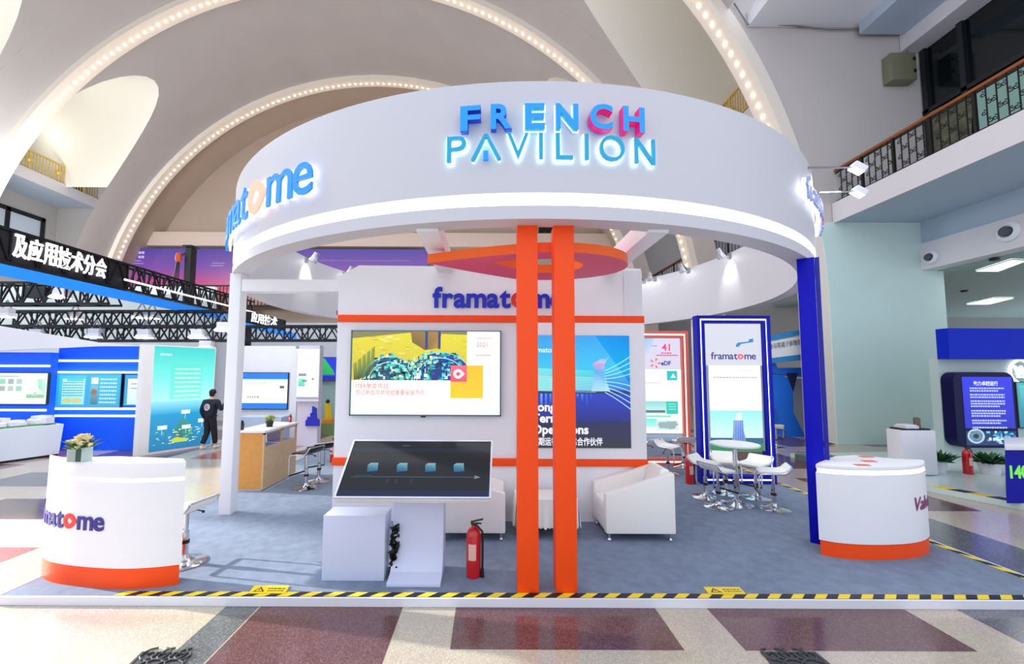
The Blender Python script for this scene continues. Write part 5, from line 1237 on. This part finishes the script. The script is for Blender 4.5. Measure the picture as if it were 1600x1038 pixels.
# flood lights on the trusses
def flood(px, py, Y, label, first=[None]):
    p = at(px, py, Y)
    if first[0] is None:
        t = thing('flood_light', label, 'lamp', p, 0, 'white flood lights on the left trusses'); first[0] = t
        m = MB(); m.box((-.17, -.1, .0), (.17, .1, .16)); m.prism([(-.17, -.1, .0), (.17, -.1, 0), (.24, -.16, -.1), (-.24, -.16, -.1)], (0, .26, 0)); fh = m.build('housing', PAINT, t, local=True)
        MB().box((-.2, -.15, -.125), (.2, .09, -.102)).build('lens', LAMP, fh, local=True)
        m = MB(); m.bar((-.15, 0, .15), (0, 0, .42), .03); m.bar((.15, 0, .15), (0, 0, .42), .03); m.build('bracket', GREY, t, local=True)
    else: dup(first[0], p, 0, label)
for px, py, Y, lb in ((96, 460, 11.7, 'white flood light hanging on the upper cross truss at the left'), (10, 490, 12.6, 'white flood light at the left edge of the picture under the trusses'), (117, 494, 13.75, 'white flood light left of the middle truss'), (221, 492, 13.75, 'white flood light on the middle truss right of its centre'), (237, 493, 13.75, 'white flood light right beside another one on the middle truss'), (150, 522, 12.6, 'white flood light low over the blue wall'), (60, 523, 12.6, 'white flood light low at the far left of the lowest truss'), (227, 523, 12.6, 'white flood light above the turquoise light box'), (310, 523, 12.6, 'white flood light low to the right of the light box'), (323, 541, 12.6, 'lowest white flood light near the person'), (350, 512, 12.6, 'white flood light next to the left pillar')): flood(px, py, Y, lb)
A, B = at(36, 465, 11.6), at(70, 448, 11.6); solid('black_case', MB().box((A.x, 11.6, A.z), (B.x, 11.85, B.z)).bar((A.x + .1, 11.7, B.z), (A.x + .1, 11.7, B.z + .3), .04).bar((B.x - .1, 11.7, B.z), (B.x - .1, 11.7, B.z + .3), .04), BLACK, 'black box fixture hanging from the upper cross truss', 'fixture', bevel=.02)
# hoist mast
A, B = at(286, 445, 17.), at(299, 386, 17.); t = thing('hoist_mast', 'black mast with orange chain hoist before the purple banner', 'mast', ((A.x + B.x) / 2, 17, A.z - 1))
m = MB(); m.box((A.x, 17, A.z - 1.), (B.x, 17.35, B.z)); m.box((A.x - .1, 16.95, B.z), (B.x + .06, 17.4, B.z + .08)); m.build('column', BLACK, t, bevel=.02)
p = at(279, 403, 16.9); m = MB(); m.lathe([(0, -.2), (.1, -.16), (.12, .0), (.09, .2), (0, .22)], 14, Matrix.Translation(p)); m.build('hoist_motor', mat('hoist_orange', '#b8481c', .5), t)
m = MB()
for dx in (-.12, 0, .12): m.tube([p + Vector((dx * .4, 0, -.1)), p + Vector((dx - .1, 0, -1.3))], .025, 5)
m.bar(p, (A.x, 17.1, p.z + .3), .06); m.build('chain', DARK, t)

# ------------------------------------------------------------------ stands seen between the left pillar and the tower
YM = 12.6
board('stand_wall', 'white stand wall behind the wooden counter', 'wall panel', 372, 541, 462, 690, YM, .2, WHITE, True)
def d4(p):
    p.rect(378, 583, 450, 639, '#1c74dc', None, 1); p.rect(378, 594, 450, 630, '#fbfbfa', '#f4f6f4', 2); p.rect(378, 592.5, 450, 594.5, '#a8f0f0', None, 3); p.scribble(388, 418, 599, 1.5, '#b8bcb8', 3); p.scribble(420, 430, 599, 1.5, '#c8c8c0', 3); p.scribble(388, 408, 622, 3, '#9ca8a8', 3); p.rect(438, 603, 445, 607, '#4c5860', None, 3)
screen('wall_screen', 'white screen with blue bands above the wooden counter', 378, 583, 450, 639, YM - .06, d4)
A = at(372, 668, YM - 1.2); B = at(440, 640, YM - 1.2)
solid('planter_bench', MB().box((A.x, YM - 1.2, .002), (B.x, YM - .7, at(400, 652, YM - 1.2).z)), mat('bench_blue', '#b8cce8', .5), 'pale blue bench seen over the wooden counter', 'bench')
board('stand_column', 'white column right of the blue banded screen', 'column', 450, 545, 466, 700, YM - .3, .4, WHITE, True)
def d5(p):
    p.rect(466, 546, 499, 620, '#eef8f6', '#e4f4f2', 1); p.rect(468, 584, 480, 588, '#7c8c8c', None, 2); p.rect(468, 592, 478, 604, '#7ce0c0', '#48c8a0', 2); p.scribble(470, 486, 556, 1.2, '#c0d0d0', 2); p.scribble(480, 494, 562, 1.2, '#c8d4d4', 2); p.rect(474, 594, 481, 597, '#5c8c84', None, 3); p.rect(489, 591, 492, 594, '#7c8080', None, 2)
YN = gr(480, 697, 0).y
board('stand_wall', 'white panel base with a blue skyline cut out', 'wall panel', 462, 540, 500, 697, YN, .25, mat('panel_lilac', '#d8d2e4', .5), True)
screen('lit_poster', 'tall white lit panel beside the tower with small green pictures', 466, 546, 499, 620, YN - .06, d5, .95, .05, PAINT)
A, B = at(463, 627, YN), at(500, 625, YN); solid('light_ledge', MB().box((A.x, YN - .1, A.z), (B.x, YN - .001, A.z + .05)), PAINT, 'thin white ledge under the tall lit panel', 'ledge')
m = MB(); rn = random.Random(8); A, B = at(477, 666, YN - .06), at(499, 640, YN - .06)
for i in range(9):
    a = A.x + (B.x - A.x) * i / 9; h = (.25 + .75 * (1 - abs(i - 4) / 5) * (.6 + .4 * rn.random())) * (B.z - A.z); m.box((a, YN - .06, A.z), (a + (B.x - A.x) / 8.9, YN - .002, A.z + h)); 
    if i in (3, 4, 5): m.box((a + .04, YN - .05, A.z + h - .01), (a + .08, YN - .01, A.z + h + .18))
solid('skyline_cutout', m, mat('skyline_blue', '#1a24c0', .5), 'dark blue city skyline cut out standing by the white panel', 'cutout', smooth=0)
def d6(p):
    p.rect(499, 559, 532, 594, '#1430d8', '#1840c8', 1); p.poly([(499, 562), (507, 560), (522, 580), (524, 586), (499, 586)], ['#18a858', '#2cc070', '#18b868', '#20b060', '#109848'], 2); p.rect(499, 588, 532, 593, '#1418b0', None, 3)
YG = 14.5
screen('wall_panel', 'blue and green abstract panel at the tower edge', 499, 559, 532, 594, YG, d6, .8, .1)
board('stand_wall', 'grey green stand wall below the blue and green panel', 'wall panel', 499, 594.5, 532, 668, YG + .1, .2, mat('wall_sage', '#9cbcb8', .6), True)
p = at(512, 660, 13.6); t = thing('yellow_machine', 'small yellow upright machine model near the tower edge', 'model', p)
m = MB(); m.lathe([(0, 0), (.24, 0), (.22, .1), (.1, .14), (0, .14)], 14, Matrix.Translation(p)); m.build('base', mat('machine_orange', '#c88418', .5), t)
m = MB(); m.bar(p + Vector((0, 0, .1)), p + Vector((-.03, 0, .62)), .12); m.bar(p + Vector((.1, 0, .1)), p + Vector((.05, 0, .55)), .06); m.build('body', mat('machine_yellow', '#f0c818', .5), t)
MB().ball(p + Vector((-.02, 0, .68)), .07).build('head', BLACK, t)
m = MB(); m.box((p.x - .5, 13.3, .002), (p.x + .6, 14.3, p.z - .001)); solid('model_stand', m, mat('stand_olive', '#7c8c5c', .6), 'low olive stand under the yellow machine model', 'stand')

# ------------------------------------------------------------------ person walking away on the left
def skin(name, nodes, edges, mats, parent, root=0, lv=2):
    me = bpy.data.meshes.new(name); me.from_pydata([n[0] for n in nodes], edges, []); o = bpy.data.objects.new(name, me); COL.objects.link(o)
    sk = o.modifiers.new('skin', 'SKIN'); sk.use_smooth_shade = True
    for i, v in enumerate(me.skin_vertices[0].data): r = nodes[i][1]; v.radius = r if isinstance(r, tuple) else (r, r); v.use_root = i == root
    sb = o.modifiers.new('sub', 'SUBSURF'); sb.levels = lv; sb.render_levels = lv
    bpy.context.view_layer.update(); dg = bpy.context.evaluated_depsgraph_get(); m2 = bpy.data.meshes.new_from_object(o.evaluated_get(dg))
    bpy.data.objects.remove(o); o = bpy.data.objects.new(name, m2); COL.objects.link(o); m2.materials.append(mats); o.parent = parent; WM[o.name] = WM[parent.name].copy(); return o
pp = gr(326, 702, 0); hgt = .95 * at(326, 606, pp.y).z / 1.70
pp.z = 0.002
pe = thing('person', 'person in dark navy jacket and trousers walking away, one hand raised', 'person', pp, math.radians(-8))
SKIN = mat('skin', '#d8a888', .5); NAVY = mat('navy_cloth', '#141a2c', .8); TROU = mat('black_cloth', '#15161e', .8)
k = hgt
def K(x, y, z): return (x * k, y * k, z * k)
# figure faces +y (away); x to its right
hip, kn_l, an_l, kn_r, an_r = (0, 0, .92), (-.09, .02, .49), (-.12, -.12, .10), (.1, .06, .5), (.10, .12, .09)
nodes = [(K(0, 0, .95), .09 * k), (K(0, 0, 1.15), (.14 * k, .10 * k)), (K(0, .01, 1.34), (.155 * k, .10 * k)), (K(0, .02, 1.44), .07 * k), (K(.01, .03, 1.51), .05 * k), (K(.015, .04, 1.60), (.075 * k, .088 * k)), (K(.015, .045, 1.69), (.065 * k, .075 * k)),
    (K(-.19, .01, 1.38), .06 * k), (K(-.25, -.03, 1.12), .045 * k), (K(-.23, .06, .90), .033 * k), (K(-.225, .08, .84), .028 * k),
    (K(.19, .02, 1.38), .06 * k), (K(.31, .03, 1.14), .045 * k), (K(.40, .12, 1.36), .033 * k), (K(.41, .13, 1.43), .028 * k),
    (K(-.09, 0, .88), .09 * k), (K(*kn_l), .06 * k), (K(*an_l), .042 * k), (K(.09, 0, .88), .09 * k), (K(*kn_r), .06 * k), (K(*an_r), .042 * k)]
edges = [(0, 1), (1, 2), (2, 3), (3, 4), (4, 5), (5, 6), (2, 7), (7, 8), (8, 9), (9, 10), (2, 11), (11, 12), (12, 13), (13, 14), (0, 15), (15, 16), (16, 17), (0, 18), (18, 19), (19, 20)]
fb = len(nodes)
for w_i, dirs in ((10, [(-.02, .0, -.07), (-.008, .012, -.085), (.004, .016, -.09), (.015, .015, -.08), (.025, .035, -.04)]), (14, [(-.022, .01, .075), (-.01, .02, .085), (.003, .022, .08), (.014, .02, .07), (-.035, -.01, .04)])):
    b = Vector(nodes[w_i][0])
    for d in dirs:
        d = Vector(d) * k; n0 = len(nodes); nodes.append((tuple(b + d * .55), .010 * k)); nodes.append((tuple(b + d * .9 + Vector((0, .012 * k, 0))), .008 * k)); edges += [(w_i, n0), (n0, n0 + 1)]
body = skin('body', nodes, edges, SKIN, pe)
g = 1.22
jn = [(K(0, 0, .80), (.19 * k, .15 * k)), (K(0, 0, 1.12), (.18 * k, .135 * k)), (K(0, .01, 1.34), (.185 * k, .125 * k)), (K(0, .02, 1.45), (.08 * k, .075 * k)), (K(-.2, .01, 1.37), .085 * k), (K(-.27, -.03, 1.12), .068 * k), (K(-.23, .07, .86), .06 * k), (K(.2, .02, 1.37), .085 * k), (K(.32, .03, 1.13), .068 * k), (K(.40, .115, 1.36), .055 * k)]
skin('jacket', jn, [(0, 1), (1, 2), (2, 3), (2, 4), (4, 5), (5, 6), (2, 7), (7, 8), (8, 9)], NAVY, pe)
skin('trousers', [(K(0, 0, 1.06), (.15 * k, .115 * k)), (K(-.09, 0, .84), .105 * k), (K(*kn_l), .085 * k), (K(-.12, -.11, .14), .07 * k), (K(.09, 0, .84), .105 * k), (K(*kn_r), .085 * k), (K(.10, .115, .13), .07 * k)], [(0, 1), (1, 2), (2, 3), (0, 4), (4, 5), (5, 6)], TROU, pe)
m = MB(); m.ball(K(.015, .03, 1.655), .098 * k, 16, 10, 0, (.92, 1.0, .95)); m.ball(K(.015, .0, 1.60), .085 * k, 12, 8, 0, (.95, .6, 1.0)); m.build('hair', mat('hair_black', '#121016', .7), pe, local=True, smooth=60)
m = MB()
m.ball(K(.015, .13, 1.60), .016 * k, 8, 6); m.build('nose', SKIN, pe, local=True, smooth=60)
for e in (.095, -.068): MB().ball(K(e, .05, 1.60), .022 * k, 8, 6, 0, (.5, .8, 1.2)).build('ear', SKIN, pe, local=True, smooth=60)
for e in (-.03, .03): MB().ball(K(.015 + e, .118, 1.625), .011 * k, 8, 6).build('eye', mat('eye_dark', '#1a1412', .3), pe, local=True, smooth=60)
MB().ball(K(.015, .118, 1.565), .018 * k, 8, 6, 0, (1.4, .5, .4)).build('mouth', mat('lips', '#a8605c', .5), pe, local=True, smooth=60)
for (x, y, z), rr in ((an_l, 0), (an_r, 0)):
    m = MB(); m.ball(K(x, y + .06, .045), .06 * k, 12, 8, 0, (.8, 2.1, .72)); m.ball(K(x, y - .01, .06), .055 * k, 10, 6, 0, (.85, 1.0, 1.0)); m.build('shoe', mat('shoe_white', '#d8d4d0', .6), pe, local=True, smooth=60)
n = 22; m = MB(); c = Vector(K(-.01, -.137, 1.22))
def blob(r): return [c + Vector((r * math.cos(2 * PI * i / n) * k, -.004 * k + .25 * abs(r * math.cos(2 * PI * i / n)) ** 2 * k, r * 1.15 * math.sin(2 * PI * i / n) * k)) for i in range(n)]
m.prism(blob(.085), (0, .03 * k, 0), 0)
for dx, dz, L_ in ((-.03, .04, .05), (.02, .02, .06), (-.02, -.02, .07), (.02, -.05, .05)): m.bar(c + Vector(K(dx - L_ / 2, -.006, dz)), c + Vector(K(dx + L_ / 2, -.006, dz + .02)), .012 * k, .012 * k, 1)
m.build('back_print', [mat('print_white', '#d8c8d0', .7), NAVY], pe, local=True)['label'] = 'round white print on the back of the jacket'
o = MB().box(K(.275, .245, 1.37), K(.335, .255, 1.49)).build('tmp', BLACK, pe, local=True)
bpy.data.objects.remove(o)
ph = solid('phone', MB().box((-.03, -.005, -.06), (.03, .005, .06)), BLACK, 'phone held up in the raised hand of the walking person', 'phone', bevel=.003)
ph.location = Matrix.Translation(pp) @ Matrix.Rotation(math.radians(-8), 4, 'Z') @ Vector(K(.40, .175, 1.48))

# ------------------------------------------------------------------ stands on the right
# the platform with tape
P = [gr(1440, 757, .1), gr(1640, 796, .1)]
x0 = gr(1452, 760, .1); x1 = gr(1600, 790, .1)
m = MB(); m.prism([(x0.x - .0, x0.y, .002), (x1.x + .5, x1.y - .9, .002), (x1.x + 8, x1.y, .002), (x0.x + 9, x0.y + 3.8, .002), (x0.x - .3, x0.y + 2.9, .002)], (0, 0, .098))
solid('neighbour_platform', m, mat('platform_white', '#cfe0d8', .2), 'glossy pale platform of the stand on the far right', 'platform', smooth=0)
hazard((x0.x, x0.y, .1), (x1.x + .5, x1.y - .9, .1), .2, 1, 'yellow and black hazard tape along the neighbouring right platform', .22)
# dark bar platform beyond the right stools
A, B = gr(1235, 707, .15), gr(1262, 717, .15); solid('low_platform', MB().box((A.x, B.y, .002), (A.x + .75, B.y + .6, .15)), mat('low_grey', '#5c6c70', .6), 'low dark edged platform seen left of the blue post', 'platform')
# plinth with scale model
A = gr(1413, 752, .002); B = gr(1466, 752, .002); zt = at(1440, 673, A.y).z
pl = solid('display_plinth', MB().box((A.x, A.y, .12), (B.x, A.y + .3, zt)), WHITE, 'white model plinth in front of the mint pier', 'plinth', bevel=.006)
p = Vector(((A.x + B.x) / 2, A.y + .15, zt)); t = thing('scale_model', 'small grey building model on the white plinth by the mint pier', 'model', p)
MB().box((p.x - .28, p.y - .13, zt + .001), (p.x + .26, p.y + .13, zt + .03)).build('base', DARK, t)
MB().box((p.x - .2, p.y - .12, zt + .031), (p.x + .05, p.y + .12, zt + .08)).box((p.x - .18, p.y - .1, zt + .08), (p.x + .03, p.y + .1, zt + .1)).build('hall_block', PAINT, t)
MB().lathe([(0, 0), (.06, 0), (.05, .1), (.055, .16), (.04, .2), (0, .21)], 14, Matrix.Translation((p.x + .14, p.y, zt + .031))).build('tower_block', mat('model_brown', '#6c5c58', .6), t)
# wall with kiosk sign, emblem and screen
YK = gr(1500, 735, .1).y + .9
A, B = at(1486, 520, YK), at(1680, 560, YK)
board('stand_wall', 'pale grey stand wall behind the rounded blue sign', 'wall panel', 1478, 560, 1700, 735, YK, .2, mat('wall_cool', '#c0d4d0', .5), .101)
board('header_board', 'deep blue header board above the rounded blue sign', 'header', 1484, 514, 1700, 561, YK - .3, .25, mat('header_blue', '#0a2cc4', .5, spec=.15))
def rrect(x0, z0, x1, z1, r, Y, n=6):
    P = []
    for cx, cz, a in ((x1 - r, z0 + r, -PI / 2), (x1 - r, z1 - r, 0), (x0 + r, z1 - r, PI / 2), (x0 + r, z0 + r, PI)):
        P += [(cx + r * math.cos(a + PI / 2 * i / n), Y, cz + r * math.sin(a + PI / 2 * i / n)) for i in range(n + 1)]
    return P
YS = YK - .26
A, B = at(1497, 700, YS), at(1583, 582, YS)
t = thing('rounded_sign', 'rounded dark blue information sign on the right hand stand', 'sign', ((A.x + B.x) / 2, YS, A.z))
MB().prism(rrect(A.x, A.z, B.x, B.z, .2, YS), (0, .255, 0)).build('casing', mat('casing_navy', '#060c44', .4, spec=.2), t, smooth=30)
A2, B2, C2 = at(1502, 585, YS - .004), at(1580, 585, YS - .004), at(1502, 698, YS - .004)
pr = Print(A2, (B2.x, A2.y, A2.z), (A2.x, A2.y, C2.z), (0, 0, 70, 112))
pr.rect(0, 4, 70, 84, '#1420d8', '#1018b4', 1); pr.text('助力卓越运行', 16, 17, 5.2, '#e8f0ff', .02, 34, 3)
for y in (23, 27, 33, 37, 43, 47, 51, 58, 62, 66, 73, 77, 84): pr.scribble(10, 58 - (8 if y in (27, 51, 66, 77) else 0), y, 2.3, '#b8c8ff', 3)
pr.rect(0, 88, 70, 110, '#0a1a58', '#0c2c68', 2)
for r, c in ((12, '#a8c8d8'), (9.5, '#0c2048'), (7, '#5c88a0'), (4, '#0c2048')): pr.disc(14, 96, r, c, 24, r * .95, 4 + int(12 - r) // 3)
for k_ in range(60): x, y = 28 + 40 * random.random(), 88 + 18 * random.random(); pr.rect(x, y, min(x + 2 + 5 * random.random(), 69), y + 1 + 3 * random.random(), random.choice(['#48c0e0', '#1878b8', '#a8e0f0', '#0c3878', '#d8f0f8']), None, 5)
pr.build('printed_face', t, .9)
c = at(1598, 581, YK - .06); t = thing('round_emblem', 'glowing white round emblem at the right edge', 'emblem', c, 0)
n = 36; r = 19 / FOC * YK
circ = lambda r_: [c + Vector((r_ * math.cos(2 * PI * i / n), 0, r_ * math.sin(2 * PI * i / n))) for i in range(n)]
EMB = mat('emblem_white', '#ffffff', .4, emit=1.2)
MB().prism([p + Vector((0, .055, 0)) for p in circ(r * .98)], (0, .003, 0)).build('disc', mat('emblem_back', '#7c9a9c', .5), t)
MB().ringprism(circ(r), circ(r * .87), (0, .05, 0)).build('ring', EMB, t, smooth=30)
m = MB()
for a, b in (((-.5, .38), (-.26, -.3)), ((-.26, -.3), (0, .38)), ((0, .38), (.26, -.3)), ((.26, -.3), (.5, .38))): m.bar(c + Vector((a[0] * r, .02, a[1] * r)), c + Vector((b[0] * r, .02, b[1] * r)), .034, .04)
for a in (-.5, 0, .5): m.ball(c + Vector((a * r, .02, .42 * r)), .025, 8, 6)
m.box((c.x - .35 * r, c.y, c.z - .5 * r), (c.x + .35 * r, c.y + .04, c.z - .4 * r)); m.build('letter', EMB, t)
def d7(p): p.rect(1588, 598, 1690, 668, '#3cb0b8', '#1c7c98', 1); p.rect(1592, 602, 1690, 640, '#5cc4c4', '#2c94a8', 2)
screen('wall_screen', 'teal screen cut by the right edge of the picture', 1588, 598, 1690, 668, YK - .08, d7, .8)
# reception desk with number
YD = gr(1590, 787, .1).y
A = at(1573, 787, YD); B = at(1571, 703, YD); t = thing('reception_desk', 'dark blue desk with white top and green number at the right edge', 'desk', (A.x + .6, YD, .1))
MB().prism([(A.x, YD, .102), (A.x + 1.4, YD, .102), (A.x + 1.4, YD, B.z), (B.x - .0, YD, B.z)], (.6 * A.x / YD, .6, 0)).build('body', mat('desk_navy', '#0a10a0', .5, spec=.2), t, smooth=0)
MB().prism([(B.x - .07, YD - .05, B.z + .001), (A.x + 1.45, YD - .05, B.z + .001), (A.x + 1.45, YD - .05, B.z + .09), (B.x - .07, YD - .05, B.z + .09)], (.7 * A.x / YD, .7, 0)).build('top', WHITE, t, bevel=.01)
h = at(1580, 728, YD).z - at(1580, 747, YD).z; z = at(1580, 747, YD).z; x = at(1574.5, 747, YD).x
MB().text('140', lambda a, b, c_: Vector((x + a * h / .7 * .8, YD - .006 - c_, z + b * h / .7)), .03, .004).build('number', mat('number_green', '#7ce05c', .4, emit=.3), t, smooth=0)['label'] = 'green number'
# planters
def planter(px, py, w_, label):
    p = gr(px, py, .1); t = thing('planter', label, 'plant', p, 0, 'white planters on the right hand stand'); rn = random.Random(px)
    MB().lathe([(0, .001), (w_ * .8, .001), (w_, .22), (w_ * .9, .22), (w_ * .86, .18), (0, .18)], 20, Matrix.Translation(p)).build('pot', WHITE, t)
    m = MB(); leaves(m, p + Vector((0, 0, .2)), 130, .12, .34, .26, .04, rn, droop=.3); m.build('foliage', mat('plant_green', '#2c5c34', .5, noise=.3, nscale=15), t, smooth=0)
planter(1466, 738, .14, 'white planter with dense dark green leaves beside the model plinth'); planter(1547, 741, .17, 'white planter with dense green leaves right of the extinguisher')

# ------------------------------------------------------------------ blue arch stand behind the right of the ring
YA = 13.5
ABL = mat('arch_blue', '#1c78ec', .45)
t = thing('blue_arch', 'bright blue angular arch of a stand seen left of the blue post', 'arch', (at(1240, 690, YA).x, YA, 0))
Q = lambda pts: [at(x, y, YA) for x, y in pts]
MB().prism(Q([(1200, 581), (1238, 592), (1240, 645), (1262, 690), (1262, 698), (1236, 697), (1203, 620)]), (0, .6, 0)).build('leg', ABL, t, smooth=0)
MB().prism(Q([(1200, 566), (1211, 566), (1215, 575), (1300, 574), (1300, 592), (1200, 584)]), (0, .62, 0)).build('crossbar', ABL, t, smooth=0)
MB().prism([p + Vector((0, -.02, 0)) for p in Q([(1228, 583), (1246, 583), (1239, 612)])], (0, .01, 0)).build('gusset', mat('arch_navy', '#14284c', .5), t, smooth=0)
board('stand_wall', 'white stand wall seen through the blue arch', 'wall panel', 1242, 592, 1290, 690, YA + .7, .2, WHITE, True)
t = thing('fascia_board', 'white fascia board with blue edges and characters behind the blue post', 'sign', at(1235, 555, YA - .3))
Q2 = lambda pts: [at(x, y, YA - .3) for x, y in pts]
MB().prism(Q2([(1195, 535), (1300, 515), (1300, 562), (1195, 566)]), (0, .3, 0)).build('board', WHITE, t, smooth=0)
MB().prism([p + Vector((0, -.03, 0)) for p in Q2([(1195, 526), (1300, 506), (1300, 514), (1195, 534)])], (0, .2, 0)).build('top_edge', mat('arch_edge', '#2c88c8', .5), t, smooth=0)
MB().prism([p + Vector((0, -.03, 0)) for p in Q2([(1195, 561), (1300, 548), (1300, 558), (1195, 569)])], (0, .2, 0)).build('bottom_edge', mat('arch_edge', '#2c88c8', .5), t, smooth=0)
V, F, N = glyphs('业与等离子体物理分', 0., .005); xs = [p.x for p in V]; ys = [p.y for p in V]
def fn(p):
    u = (p.x - min(xs)) / (max(xs) - min(xs)); v = (p.y - min(ys)) / (max(ys) - min(ys)); q = at(1202 + 56 * u, 546.5 - 9 * u - 9 * v, YA - .31); return q + Vector((0, -p.z, 0))
MB().add([fn(p) for p in V], F).build('lettering', mat('fascia_grey', '#7c8c98', .5), t, smooth=0)
bpy.context.view_layer.update()
